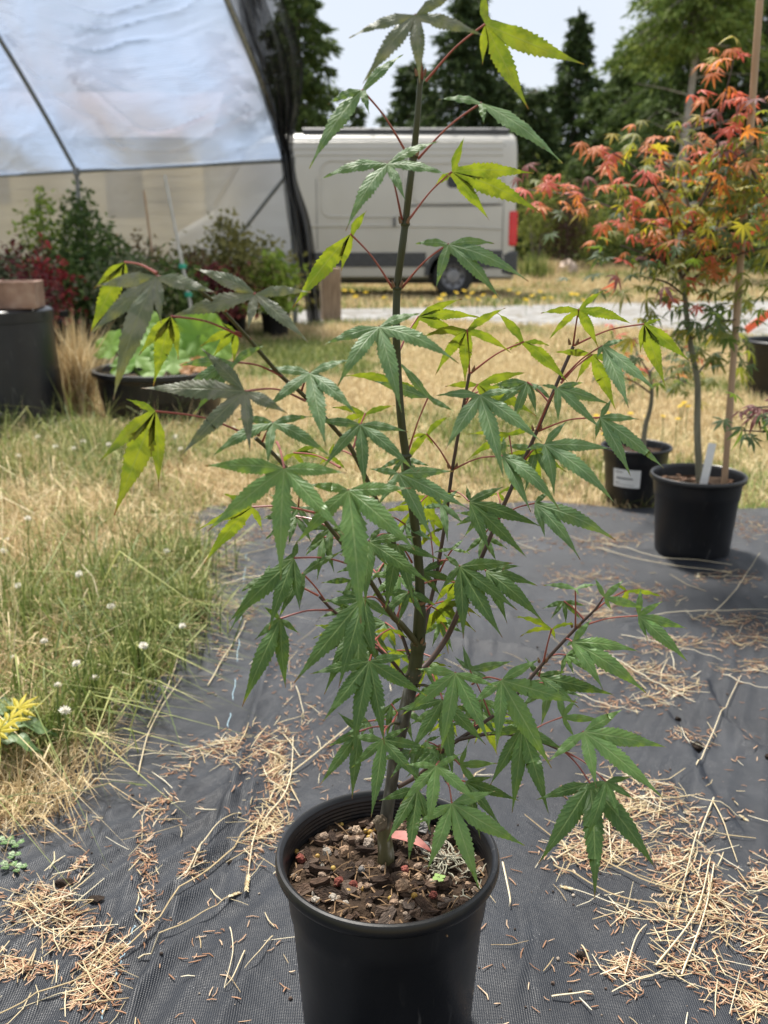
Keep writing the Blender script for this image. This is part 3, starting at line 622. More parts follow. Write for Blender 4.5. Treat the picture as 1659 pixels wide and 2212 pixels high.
def conifer(px, top_py, Y, half_px, m, label, seed, nb=90, per=150, droop=0.45, bare=0.08, trunk_m=bark_m, power=0.75, leaf=(0.30, 0.10), gap=1.0):
    r = np.random.default_rng(seed); b = P(px, 560, Y); Hh = P(px, top_py, Y).z; Rr = half_px * mpp(Y, 300)
    t = empty('conifer_tree', (b.x, Y, 0), label, 'tree', 'trees behind the van and the drive')
    pts = [Vector((b.x + 0.05 * math.sin(k * 1.3 + seed), Y, Hh * k / 8)) for k in range(9)]
    MB().tube(pts, [max(0.02, Hh * 0.016 * (1 - k / 8.3)) for k in range(9)], 8).build('trunk', trunk_m, t)
    C, D, Lm = [], [], []; limbs = MB()
    for i in range(nb):
        f = bare + (1 - bare) * ((i + r.uniform(0, 1)) / nb); z = Hh * f; ln = 1.35 * Rr * (1.03 - f) ** power * r.uniform(0.5, 1.2) + 0.12
        a = i * 2.399 + r.uniform(-.4, .4); d = np.array([math.cos(a), math.sin(a), 0.0]); up = 0.25 - 0.5 * (1 - f)
        n = max(14, int(per * (0.4 + 0.9 * ln / Rr)))
        s = r.uniform(0.08, 1.0, n) ** 0.75
        base = np.array([b.x, Y, z])
        cl = base + d * (s * ln)[:, None]; cl[:, 2] += s * ln * up - droop * (s ** 2) * ln
        sp = ln * 0.22 * (1.1 - s * 0.7)
        cl += np.stack([r.normal(0, 1, n) * sp * 0.9, r.normal(0, 1, n) * sp * 0.9, -np.abs(r.normal(0, 1, n)) * sp * 0.55], 1)
        C.append(cl); dd = d[None] * r.uniform(0.3, 1, n)[:, None] + r.normal(0, 0.45, (n, 3)); dd[:, 2] -= 0.35 + droop * 0.5; D.append(dd)
        q = [Vector(base), Vector(base + d * ln * 0.5 + np.array([0, 0, ln * 0.5 * up - droop * .25 * ln])), Vector(base + d * ln * 0.92 + np.array([0, 0, ln * .92 * up - droop * .85 * ln]))]
        limbs.tube(q, [0.035 * ln / Rr + .012, 0.02, 0.006], 4, False)
    limbs.build('limbs', trunk_m, t)
    C = np.concatenate(C); D = np.concatenate(D); n = len(C); k = Y / 35
    leafy('crown', C, D, r.uniform(0.6, 1.3, n) * leaf[0] * k, r.uniform(0.6, 1.3, n) * leaf[1] * k, m, t, seed)
    return t
conifer(655, -140, 34, 105, con_mid, 'tall dark conifer beside the black netting left of the van', 1, 110, 150)
conifer(1003, -20, 40, 165, con_dark, 'pointed dark conifer rising behind the van roof', 2, 120, 180)
conifer(885, 130, 42, 110, con_dark, 'lower rounded conifer left of the pointed one behind the van', 3, 80, 130)
conifer(770, 225, 46, 80, con_dark, 'small far conifer behind the van roof near the netting', 4, 50, 120)
conifer(1085, 175, 38, 85, con_dark, 'low dark conifer behind the van tail', 5, 70, 130)
conifer(1224, 30, 36, 150, con_dark, 'dark conifer with a thin bare topped leader right of the van', 6, 100, 150, 0.4, 0.06, power=1.15)
conifer(1330, 100, 33, 150, con_mid, 'broad mid green conifer behind the orange maple', 7, 100, 150)
conifer(1140, 190, 31, 130, con_dark, 'bushy dark conifer just right of the van tail', 17, 80, 140)
pale_tree = conifer(1462, -330, 23, 215, con_light, 'yellow green conifer with a bare pale grey trunk', 8, 90, 200, 0.42, 0.58, pale_bark, leaf=(0.30, 0.09))
conifer(1455, -120, 28, 190, con_mid, 'broad green conifer right behind the pale grey trunk', 18, 110, 170, 0.5, 0.08)
conifer(1610, -200, 27, 170, con_dark, 'very dark conifer at the right photo edge', 9, 100, 150)
conifer(1760, -100, 24, 170, con_mid, 'tall green conifer just past the right photo edge', 10, 80, 140)
conifer(480, 60, 48, 150, con_dark, 'dim conifer seen through the greenhouse plastic right of the shed', 11, 70, 120)
conifer(250, 40, 52, 170, con_dark, 'dim conifer seen through the greenhouse plastic above the shed', 12, 70, 120)
conifer(20, 20, 50, 170, con_dark, 'dim conifer seen through the greenhouse plastic at the left edge', 13, 70, 120)
conifer(1400, 40, 38, 165, con_dark, 'dark conifer far behind the pale bare trunk', 14, 80, 130)
conifer(1540, -30, 34, 175, con_mid, 'green conifer between the pale trunk and the right edge', 15, 80, 130)
# dead twigs on the pale trunk
tw = pale_tree
if tw:
    mb = MB(); r = random.Random(5); o = org(tw)
    for k in range(26):
        z = r.uniform(1.2, 4.6); s_ = r.choice((-1, 1)); ln = r.uniform(0.5, 1.3)
        mb.tube([(o.x, o.y - .05, z), (o.x + s_ * ln * .5, o.y - r.uniform(0, .4), z + .12), (o.x + s_ * ln, o.y - r.uniform(0, .5), z + r.uniform(-.1, .3))], [0.02, 0.012, 0.005], 5)
    mb.build('dead_twigs', pale_bark, tw)
def shrub(px, base_py, top_py, half_px, m, label, seed, n=2600, leaf=0.10, name='shrub', group='shrubs under the trees'):
    r = np.random.default_rng(seed); g = G(px, base_py); h = P(px, top_py, g.y).z; rr = half_px * mpp(g.y, base_py)
    t = empty(name, (g.x, g.y, 0), label, 'shrub', group); st_ = MB(); ends = []
    for k in range(9):
        a = r.uniform(0, 6.28); e = Vector((g.x + math.cos(a) * rr * r.uniform(.3, .9), g.y + math.sin(a) * rr * r.uniform(.3, .9), h * r.uniform(.5, .95)))
        st_.tube([(g.x, g.y, 0), Vector((g.x, g.y, 0)).lerp(e, .5) + Vector((0, 0, .1 * h)), e], [0.02, 0.014, 0.006], 5); ends.append(e)
    st_.build('stems', bark_m, t)
    c = np.array([ends[i] for i in r.integers(0, 9, n)]); C = c + r.normal(0, 1, (n, 3)) * np.array([rr * .33, rr * .33, h * .2]); C[:, 2] = np.clip(C[:, 2], .02, None)
    leafy('foliage', C, r.normal(0, 1, (n, 3)) + np.array([0, 0, .2]), r.uniform(.6, 1.3, n) * leaf, r.uniform(.6, 1.2, n) * leaf * .45, m, t, seed); return t
sh_y = con_m('olive_leaves', (0.10, 0.14, 0.025), (0.20, 0.24, 0.05), (0.34, 0.36, 0.10))
sh_g = con_m('shrub_leaves', (0.045, 0.08, 0.02), (0.09, 0.15, 0.035), (0.18, 0.25, 0.07))
sh_p = con_m('purple_brown_leaves', (0.05, 0.03, 0.03), (0.09, 0.05, 0.045), (0.14, 0.09, 0.06))
shrub(1155, 598, 420, 60, sh_y, 'olive green shrub right behind the red tail lamp', 41)
shrub(1215, 598, 450, 50, sh_p, 'purplish shrub between the van and the orange maple', 42)
shrub(1290, 598, 470, 60, sh_y, 'yellow green shrub behind the boulder', 43)
shrub(1385, 598, 430, 75, sh_g, 'dark green shrub behind the slender maple stem', 44)
shrub(1500, 598, 440, 80, sh_g, 'dark green shrub behind the bamboo cane', 45)
shrub(1620, 598, 400, 90, sh_y, 'olive shrub at the right edge beyond the drive', 46)
shrub(1740, 598, 420, 90, sh_g, 'green shrub just past the right edge', 47)
# low woodland edge behind everything: dark mass closing the gaps under the crowns
def thicket(x0, x1, Y, top_py, m, label, seed, n):
    r = np.random.default_rng(seed); a, b = P(x0, 560, Y).x, P(x1, 560, Y).x; h = P(800, top_py, Y).z
    xx = r.uniform(a, b, n); prof = h * (0.7 + 0.3 * np.array([mnoise.noise(Vector((q * .35, seed, 0))) for q in xx]))
    C = np.stack([xx, Y + r.normal(0, .8, n), r.uniform(0, 1, n) ** .8 * prof], 1)
    t = empty('thicket', ((a + b) / 2, Y, 0), label, 'thicket'); t['kind'] = 'stuff'
    leafy('foliage', C, r.normal(0, 1, (n, 3)) + np.array([0, 0, -.3]), r.uniform(.5, 1.2, n) * .5, r.uniform(.5, 1.2, n) * .2, m, t, seed)
thicket(560, 1110, 44, 330, con_dark, 'dark thicket behind the van', 61, 12000)
thicket(1090, 1900, 37, 290, con_dark, 'dark thicket under the trees right of the van', 62, 22000)
thicket(-500, 600, 56, 330, con_dark, 'dim thicket behind the shed', 63, 8000)
stone_m = pmat('brown_stone', [(0.3, (0.32, 0.24, 0.19)), (0.7, (0.55, 0.44, 0.37))], 5, 0.9, 0.7, 12)
g = G(1226, 606); s_ = 46 * mpp(g.y, 606)
bo_ = link('boulder', pebble_mesh('boulder', 71, 8, 12), stone_m); bo_.location = (g.x, g.y, s_ * .40); bo_.scale = (s_, s_, s_ * 1.15)
tag(bo_, 'brown boulder beyond the drive right of the van', 'rock')

# ============================================================ FLOWERS IN THE LAWN
yel = pmat('yellow_petals', [(0.3, (0.75, 0.52, 0.02)), (0.7, (0.85, 0.66, 0.05))], 30, 0.6, trans='same')
wht = pmat('clover_florets', [(0.2, (0.55, 0.50, 0.40)), (0.6, (0.78, 0.75, 0.68))], 60, 0.7, trans='same', tfac=.2)
stem_g = pmat('green_stem', [(0.3, (0.08, 0.13, 0.03)), (0.7, (0.16, 0.22, 0.06))], 20, 0.6)
def flower_mesh(n, r, cup, layers=2):
    vs, fs = [], []
    for L_ in range(layers):
        for k in range(n):
            a = 6.283 * (k + .5 * L_) / n; q = r * (1 - .3 * L_); z = cup * (1 + .8 * L_); b = len(vs); d = Vector((math.cos(a), math.sin(a), 0)); e = Vector((-d.y, d.x, 0))
            vs += [(0, 0, L_ * .001), d * q * .6 + e * q * .16 + Vector((0, 0, z * .5)), d * q + Vector((0, 0, z)), d * q * .6 - e * q * .16 + Vector((0, 0, z * .5))]; fs.append((b, b + 1, b + 2, b + 3))
    me = bpy.data.meshes.new('petals'); me.from_pydata([tuple(v) for v in vs], [], fs); me.update(); return me
def clover_mesh(r=1.0):
    rr = random.Random(3); vs, fs = [], []
    for k in range(46):
        z = 1 - 1.5 * (k + .5) / 46; a = k * 2.4; q = math.sqrt(max(0, 1 - z * z)); d = Vector((q * math.cos(a), q * math.sin(a), z * .85)); e = d.cross(Vector((0, 0, 1))); e = e.normalized() if e.length > .01 else Vector((1, 0, 0))
        b = len(vs); c = d * rr.uniform(.85, 1.1); vs += [d * .25 - e * .1, d * .25 + e * .1, c + e * .12, c * 1.12, c - e * .12]; fs.append((b, b + 1, b + 2, b + 3, b + 4))
    me = bpy.data.meshes.new('clover_head'); me.from_pydata([tuple(v) for v in vs], [], fs); me.update(); return me
yme, cme_ = flower_mesh(11, 1.0, .25), clover_mesh()
def flower(name, px, py, z, hr, me, m, label, cat, group, seed):
    r = random.Random(seed); g = G(px, py, z)
    t = empty(name, (g.x, g.y, 0), label, cat, group)
    MB().tube([(g.x, g.y, 0), (g.x + r.uniform(-.008, .008), g.y, z * .6), (g.x, g.y, z)], 0.0012 + hr * .05, 5).build('stem', stem_g, t)
    h = link('flower_head', me, m, t); h.location = (0, 0, z); h.scale = (hr, hr, hr); h.rotation_euler = (r.uniform(-.4, .4), r.uniform(-.4, .4), r.uniform(0, 6)); return t
for i, (x, y) in enumerate([(1288, 899), (1313, 893), (1342, 900), (1362, 894), (1395, 902), (1432, 900), (1470, 878), (1478, 871), (1487, 879), (1464, 906), (1304, 938)]):
    flower('yellow_flower', x, y, 0.16, 0.018, yme, yel, 'small yellow flower in the dry lawn behind the labelled pot', 'flower', 'yellow flowers in the lawn', 100 + i)
for i in range(26):
    x = [744, 768, 790, 950, 958, 1002, 1010, 1020, 1032, 1044, 760, 830, 1120, 1136, 1150, 1166, 1190, 1235, 1260, 1280, 1300, 1175, 1245, 1100, 1070, 985][i]; y = 628 + (i * 37 % 23)
    flower('yellow_verge_flower', x, y, 0.22, 0.05, yme, yel, 'small yellow weed flower in the verge beside the van', 'flower', 'yellow flowers near the van', 140 + i)
for i, (x, y) in enumerate([(40, 985), (120, 965), (160, 970), (180, 955), (235, 960), (290, 975), (330, 955), (378, 945), (390, 970), (505, 925), (598, 985), (82, 945), (15, 1165), (40, 1265), (170, 1240), (8, 1190), (394, 1352), (165, 1433), (205, 1465), (140, 1535), (125, 1480), (360, 1190), (240, 1310), (60, 1120), (30, 1420), (95, 1385), (310, 1395), (560, 1000)]):
    flower('clover_flower', x, y, 0.10 + 0.025 * (i % 3), (0.013 if y < 1000 else 0.009) * (0.8 + 0.1 * (i % 4)), cme_, wht, 'white clover flower head standing in the left grass', 'flower', 'white clover flowers', 180 + i)

# ============================================================ POTS
black_p = None
def plastic():
    m, t, l = newmat('black_pot_plastic')
    out = t.nodes.new('ShaderNodeOutputMaterial'); p = t.nodes.new('ShaderNodeBsdfPrincipled')
    base = ramp(t, noise(t, 7, 5), [(0.35, (0.0045, 0.005, 0.0065)), (0.7, (0.011, 0.0115, 0.0135))])
    # pale dust and fine scratches
    sc = ramp(t, noise(t, 22, 8, dist=1.2, stretch=(3, 3, 0.5)), [(0.60, (0, 0, 0)), (0.70, (1, 1, 1))])
    mk = ramp(t, noise(t, 5, 3), [(0.42, (0, 0, 0)), (0.72, (0.55, 0.55, 0.55))])
    mu = t.nodes.new('ShaderNodeMath'); mu.operation = 'MULTIPLY'; l(sc, mu.inputs[0]); l(mk, mu.inputs[1])
    mxx = t.nodes.new('ShaderNodeMix'); mxx.data_type = 'RGBA'; l(mu.outputs[0], mxx.inputs[0]); l(base, mxx.inputs[6]); mxx.inputs[7].default_value = (0.16, 0.155, 0.15, 1)
    l(mxx.outputs[2], p.inputs['Base Color'])
    rr = t.nodes.new('ShaderNodeMapRange'); l(noise(t, 12, 4), rr.inputs[0]); rr.inputs[3].default_value = 0.30; rr.inputs[4].default_value = 0.46; l(rr.outputs[0], p.inputs['Roughness'])
    l(bump(t, noise(t, 160, 3), 0.12, 0.001), p.inputs['Normal']); l(p.outputs[0], out.inputs[0]); return m
black_p = plastic()
soil_m = pmat('dark_potting_soil', [(0.3, (0.022, 0.014, 0.009)), (0.6, (0.055, 0.035, 0.022)), (0.8, (0.10, 0.066, 0.042))], 45, 0.95, 1.0, 90, bdist=0.01, spec=.2, detail=6)
bark_chips = pmat('bark_chip', [(0.0, (0.035, 0.020, 0.013)), (0.5, (0.085, 0.048, 0.030)), (1.0, (0.17, 0.10, 0.065))], rough=.9, island=True, spec=.2)
def nursery_pot(c, r, h, label, ribs=True, n=72, group='black nursery pots', name='nursery_pot', rim_r=None):
    """rolled rim, upper collar, tapered body; ribbed inside wall"""
    t = empty(name, c, label, 'plant pot', group); R_ = r
    MB().lathe(c, [(0.0, 0.004), (R_ * .70, 0.004), (R_ * .755, 0.0), (R_ * .775, 0.006), (R_ * .79, h * .10), (R_ * .865, h * .70), (R_ * .885, h * .722), (R_ * .90, h * .80), (R_ * .925, h * .925)], n).build('body', black_p, t)
    MB().lathe(c, [(R_ * .925, h * .925), (R_ * .955, h * .927), (R_ * .985, h * .935), (R_ * 1.0, h * .955), (R_, h * .98), (R_ * .985, h * .996), (R_ * .965, h), (R_ * .94, h * .994), (R_ * .928, h * .98)], n).build('rim', black_p, t)
    pr = [(R_ * .928, h * .98)]
    for k in range(7):
        z = h * (.965 - .02 * k); pr += [(R_ * (.922 - .003 * k), z), (R_ * (.913 - .003 * k), z - h * .008), (R_ * (.913 - .003 * k), z - h * .012), (R_ * (.922 - .003 * (k + 1)), z - h * .018)]
    pr += [(R_ * .875, h * .80), (R_ * .85, h * .6)]
    MB().lathe(c, pr, n).build('inner_wall', black_p, t)
    return t
def pot_soil(c, r, h, f, label, nchip=30, seed=1):
    """f: height of the soil as a share of the pot height"""
    rr = random.Random(seed); z = h * f; rad = r * (.80 + .115 * (f - .6) / .4)
    t = empty('potting_soil', Vector(c) + Vector((0, 0, z)), label, 'soil')
    vs, fs = [], []; n, m_ = 36, 8; c = Vector(c)
    for j in range(m_ + 1):
        for k in range(n):
            a = 6.283 * k / n; q = rad * j / m_; x_, y_ = q * math.cos(a), q * math.sin(a)
            vs.append(c + Vector((x_, y_, z + .006 * mnoise.noise(Vector((x_ * 30, y_ * 30, seed))) + .004 * mnoise.noise(Vector((x_ * 90, y_ * 90, seed))))))
    for j in range(m_):
        for k in range(n): fs.append((j * n + k, j * n + (k + 1) % n, (j + 1) * n + (k + 1) % n, (j + 1) * n + k))
    MB().add(vs, fs).build('soil_surface', soil_m, t)
    if nchip:
        mb = MB()
        for k in range(nchip):
            a, q = rr.uniform(0, 6.283), rad * math.sqrt(rr.random()) * .95
            mb.box(c + Vector((q * math.cos(a), q * math.sin(a), z + .003)), (rr.uniform(.008, .03), rr.uniform(.004, .01), rr.uniform(.003, .007)), Matrix.Rotation(rr.uniform(0, 6), 3, 'Z') @ Matrix.Rotation(rr.uniform(-.5, .5), 3, 'X'))
        o = mb.build('bark_chips', bark_chips, t, False); o['kind'] = 'stuff'
    return t, z

# ---- generic maple leaf meshes for the potted maples behind (7 lobes, toothless at this size)
def small_leaf_mesh(seed, droop=.35, nl=5):
    r = random.Random(seed); vs = [(0, 0, 0)]; fs = []
    angs = {5: (-88, -44, 0, 44, 88), 7: (-115, -76, -38, 0, 38, 76, 115)}[nl]
    for i, a in enumerate(angs):
        a = R(a + r.uniform(-7, 7)); ln = (1.0 - .32 * (abs(i - nl // 2) / (nl // 2)) ** 1.4) * r.uniform(.85, 1.1); d = Vector((math.sin(a), math.cos(a), 0)); e = Vector((d.y, -d.x, 0)); w_ = .12 * ln; dr = droop * r.uniform(.5, 1.4)
        b = len(vs)
        for t_, ww in ((.28, .75), (.5, 1.0), (.78, .5)):
            z = -dr * ln * t_ * t_
            vs += [tuple(d * ln * t_ - e * w_ * ww + Vector((0, 0, z - .03))), tuple(d * ln * t_ + Vector((0, 0, z))), tuple(d * ln * t_ + e * w_ * ww + Vector((0, 0, z - .03)))]
        vs.append(tuple(d * ln + Vector((0, 0, -dr * ln))))
        fs += [(0, b, b + 1), (0, b + 1, b + 2)]
        for q in (0, 3): fs += [(b + q, b + q + 3, b + q + 4, b + q + 1), (b + q + 1, b + q + 4, b + q + 5, b + q + 2)]
        fs += [(b + 6, b + 9, b + 7), (b + 7, b + 9, b + 8)]
    me = bpy.data.meshes.new('leaf'); me.from_pydata(vs, [], fs); me.update(); return me
def lm(name, a, b, tr, tf=.42, rough=.62):
    m, t, l = newmat(name); out = t.nodes.new('ShaderNodeOutputMaterial'); p = t.nodes.new('ShaderNodeBsdfPrincipled'); tl = t.nodes.new('ShaderNodeBsdfTranslucent'); ms = t.nodes.new('ShaderNodeMixShader')
    oi = t.nodes.new('ShaderNodeObjectInfo'); c = ramp(t, oi.outputs['Random'], [(0, a), (1, b)]); l(c, p.inputs['Base Color']); p.inputs['Roughness'].default_value = rough
    tl.inputs[0].default_value = (*tr, 1); ms.inputs[0].default_value = tf; l(p.outputs[0], ms.inputs[1]); l(tl.outputs[0], ms.inputs[2]); l(ms.outputs[0], out.inputs[0]); return m
LM = {'coral': lm('coral_leaf', (0.52, 0.085, 0.055), (0.60, 0.15, 0.08), (0.72, 0.16, 0.08)),
      'orange': lm('orange_leaf', (0.50, 0.16, 0.06), (0.58, 0.25, 0.09), (0.78, 0.28, 0.05)),
      'yellow': lm('yellow_leaf', (0.30, 0.28, 0.05), (0.44, 0.36, 0.07), (0.55, 0.48, 0.04)),
      'olive': lm('olive_leaf', (0.12, 0.15, 0.03), (0.20, 0.20, 0.05), (0.35, 0.38, 0.04)),
      'green': lm('deep_green_leaf', (0.045, 0.085, 0.04), (0.085, 0.13, 0.065), (0.20, 0.30, 0.03)),
      'plum': lm('plum_leaf', (0.15, 0.06, 0.06), (0.26, 0.11, 0.10), (0.34, 0.08, 0.05))}
LV = {k_: [] for k_ in LM}
for k_, m_ in LM.items():
    for s_ in range(4):
        me = small_leaf_mesh(len(k_) * 31 + ord(k_[0]) + s_ * 7, .25 + .18 * s_, 5 if s_ % 2 else 7); me.materials.append(m_); LV[k_].append(me)
def scatter_leaves(root, spots, seed):
    """spots: (point, direction, size, palette key); every leaf is an object sharing mesh data"""
    r = random.Random(seed); o = org(root)
    for p_, d, s_, key in spots:
        me = r.choice(LV[key]); ob = bpy.data.objects.new('leaf', me); COL.objects.link(ob); ob.parent = root; ob.location = p_ - o
        d = d.normalized(); zax = (Vector((0, 0, 1)) + Vector((r.uniform(-.5, .5), r.uniform(-.7, .3), 0))); zax = (zax - d * zax.dot(d)).normalized(); xax = d.cross(zax)
        Mx = Matrix((xax, d, zax)).transposed(); ob.rotation_mode = 'QUATERNION'; ob.rotation_quaternion = Mx.to_quaternion(); ob.scale = (s_, s_, s_)

# ---- right-hand pots and their maples
twig_m = pmat('dark_twig', [(0.3, (0.045, 0.030, 0.025)), (0.7, (0.10, 0.060, 0.045))], 30, 0.6)
grey_stem = pmat('grey_green_stem', [(0.3, (0.11, 0.105, 0.07)), (0.7, (0.21, 0.20, 0.14))], 40, 0.7, 0.3, stretch=(1, 1, .2))
def potted(px, y_bottom_front, rim_px, rim_y, label):
    """pot whose front foot is at (px, y) and whose rim spans rim_px pixels"""
    g = G(px, y_bottom_front); Yc = g.y + 0.10
    for _ in range(3):
        r = rim_px / 2 * mpp(Yc, rim_y); Yc = g.y + r * .77
    c = Vector((P(px, rim_y, Yc).x, Yc, 0.010)); h = P(px, rim_y, Yc).z - .010
    return nursery_pot(c, r, h, label), c, r, h
potB, cB, rB, hB = potted(1509, 1222, 203, 1022, 'black nursery pot with a bamboo cane at right, on the cloth edge')
soB, zB = pot_soil(cB, rB, hB, .86, 'dark bark mulch in the pot with the bamboo cane', 60, 3)
potC, cC, rC, hC = potted(1375, 1101, 152, 961, 'smaller black nursery pot with a white sticker label')
soC, zC = pot_soil(cC, rC, hC, .86, 'dark mulch in the pot with the white sticker', 40, 4)
# sticker on the labelled pot: white card with rows of small grey print
paper = pmat('white_label', [(0.3, (0.70, 0.70, 0.68)), (0.7, (0.78, 0.78, 0.76))], 20, 0.6)
ink = pmat('label_print', [(0.3, (0.10, 0.10, 0.10)), (0.7, (0.16, 0.16, 0.16))], 20, 0.6)
def pot_patch(name, m, parent, a0, a1, z0, z1, d):
    vs, n = [], 8
    for k in range(n + 1):
        a = a0 + (a1 - a0) * k / n
        for z in (z0, z1):
            rr = rC * np.interp(z / hC, [.10, .70], [.79, .865]) + d; vs.append(cC + Vector((rr * math.sin(a), -rr * math.cos(a), z)))
    return MB().add(vs, [(2 * k, 2 * k + 2, 2 * k + 3, 2 * k + 1) for k in range(n)]).build(name, m, parent)
lab = pot_patch('sticker', paper, potC, -.98, -.06, hC * .34, hC * .66, .0015)
rr_ = random.Random(8)
for z, a0, a1, th in ((.61, -.92, -.62, .018), (.50, -.85, -.30, .035), (.42, -.90, -.72, .014), (.385, -.90, -.25, .010)):
    a = a0
    while a < a1:
        wdt_ = rr_.uniform(.03, .07); pot_patch('print', ink, lab, a, min(a + wdt_, a1), hC * (z - th / 2), hC * (z + th / 2), .0025); a += wdt_ + .018
# bamboo cane and white plant tag
cane_m = pmat('bamboo_cane', [(0.3, (0.30, 0.19, 0.11)), (0.7, (0.45, 0.31, 0.20))], 15, 0.6, 0.2, stretch=(1, 1, .15))
cx = P(1568, 1032, cB.y - .02); top = P(1646, -60, cB.y - .05)
n_ = 14; pts = [Vector((cx.x, cx.y, hB * .5)).lerp(top, k / n_) for k in range(n_ + 1)]
cane = MB().tube(pts, [.0095 + (.0016 if k in (3, 6, 10) else 0) for k in range(n_ + 1)], 10).build('bamboo_cane', cane_m); tag(cane, 'tall brown bamboo cane leaning in the right hand pot', 'cane')
tg = P(1526, 1030, cB.y - .03); tt = P(1523, 968, cB.y - .03)
tago = MB().box((tg.x, tg.y, (tg.z + tt.z) / 2 - .01), (.024, .0016, tt.z - tg.z + .05), Matrix.Rotation(.12, 3, 'Y')).build('plant_tag', paper, None, False); tag(tago, 'white plastic plant tag stuck in the right hand pot', 'plant tag')

# ---- orange-red maple in the right hand pot
RM = empty('orange_maple', Vector(cB) + Vector((0, 0, zB)), 'slender maple with coral orange and green leaves in the right hand pot', 'maple tree')
YB = cB.y
def branch(root, pts, r0, r1, m, name='branch'):
    q = smooth_path([P(x_, y_, Y_) for x_, y_, Y_ in pts], 5); MB().tube(q, lerp_list([r0, r1], len(q)), 7).build(name, m, root); return q
trunkB = [(1511, 1040, YB), (1506, 930, YB), (1507, 860, YB), (1505, 815, YB), (1488, 724, YB), (1478, 630, YB), (1468, 585, YB + .02)]
qs = [branch(RM, trunkB, .0115, .0068, grey_stem, 'trunk')]
BR = [([(1490, 735, YB), (1540, 700, YB - .05), (1590, 690, YB - .1)], 'lg'), ([(1504, 812, YB), (1530, 780, YB + .05), (1560, 760, YB + .1)], 'lg'), ([(1480, 640, YB), (1440, 610, YB - .1), (1400, 600, YB - .15)], 'lr'),
      ([(1470, 590, YB), (1490, 500, YB), (1512, 445, YB - .05), (1552, 386, YB - .05), (1607, 327, YB - .1), (1665, 280, YB - .1)], 'ry'), ([(1512, 445, YB - .05), (1540, 370, YB), (1552, 300, YB), (1560, 235, YB), (1585, 130, YB)], 'top'),
      ([(1468, 585, YB), (1430, 500, YB + .1), (1350, 460, YB + .15), (1250, 425, YB + .2), (1140, 410, YB + .25)], 'far'), ([(1470, 590, YB), (1455, 520, YB), (1445, 460, YB - .05), (1400, 385, YB - .1), (1310, 320, YB - .1)], 'mid'),
      ([(1500, 480, YB), (1470, 400, YB + .1), (1420, 340, YB + .1), (1380, 330, YB + .1)], 'mid'), ([(1480, 545, YB), (1540, 500, YB + .1), (1620, 480, YB + .15), (1680, 470, YB + .2)], 'rc'), ([(1478, 620, YB), (1540, 570, YB), (1610, 545, YB - .1), (1670, 530, YB - .1)], 'rc'),
      ([(1470, 590, YB), (1420, 560, YB), (1370, 540, YB - .05), (1340, 530, YB - .05)], 'lr'), ([(1607, 327, YB - .1), (1640, 400, YB - .1), (1665, 430, YB - .1)], 'ry'), ([(1552, 386, YB), (1600, 380, YB + .15), (1660, 360, YB + .2)], 'ry'), ([(1475, 600, YB), (1520, 530, YB - .1), (1560, 470, YB - .15)], 'ry')]
PAL = {'lg': ('green', 'green', 'green', 'olive'), 'lr': ('plum', 'green', 'green', 'coral', 'olive', 'olive'), 'ry': ('yellow', 'olive', 'olive', 'yellow', 'green', 'orange'), 'top': ('orange', 'coral', 'orange', 'yellow', 'plum'), 'far': ('coral', 'orange', 'coral', 'orange', 'plum'), 'mid': ('orange', 'coral', 'orange', 'yellow', 'olive'), 'rc': ('orange', 'yellow', 'olive', 'olive', 'green', 'coral')}
spots = []; r = random.Random(15)
for pts, key in BR:
    q = branch(RM, pts, .0042, .0016, twig_m); n = {'far': 44, 'mid': 26, 'top': 36, 'ry': 32, 'lg': 12, 'lr': 18, 'rc': 30}[key]
    for k in range(n):
        f = (.22 + .78 * (k + r.random()) / n); b = q[min(int(f * (len(q) - 1)), len(q) - 1)]
        sp = .055; p_ = b + Vector((r.gauss(0, sp), r.gauss(0, sp), r.gauss(.005, sp * .75)))
        d = Vector((r.gauss(0, 1), r.gauss(-.5, .8), r.uniform(-.9, .15)))
        spots.append((p_, d, r.uniform(.034, .058), r.choice(PAL[key])))
for x_, y_ in ((1180, 395), (1145, 412), (1230, 400), (1255, 440), (1300, 318), (1330, 325), (1410, 320), (1440, 330), (1560, 120), (1545, 150), (1590, 105), (1530, 215), (1575, 205), (1560, 440), (1590, 430), (1400, 480), (1350, 475)):
    for k in range(2): spots.append((P(x_ + r.uniform(-14, 14), y_ + r.uniform(-10, 10), YB + r.uniform(-.1, .2)), Vector((r.gauss(0, 1), -.6, r.uniform(-.8, .2))), r.uniform(.035, .055), r.choice(('coral', 'orange', 'orange'))))
scatter_leaves(RM, spots[:295], 5)
extra = spots[295:]
for pts, key in BR:                                       # the many smaller leaves deeper in the crown
    q = smooth_path([P(*a) for a in pts], 5)
    for k in range({'ry': 36, 'rc': 36, 'lr': 24, 'mid': 16, 'top': 14, 'far': 10, 'lg': 42}[key]):
        b = q[r.randrange(len(q) // 4, len(q))]; extra.append((b + Vector((r.gauss(0, .085), r.gauss(.04, .09), r.gauss(0, .065))), Vector((r.gauss(0, 1), r.gauss(-.3, .8), r.uniform(-.9, .2))), r.uniform(.030, .050), r.choice(PAL[key] + (('olive', 'green', 'olive', 'green', 'yellow') if key != 'top' else ()))))
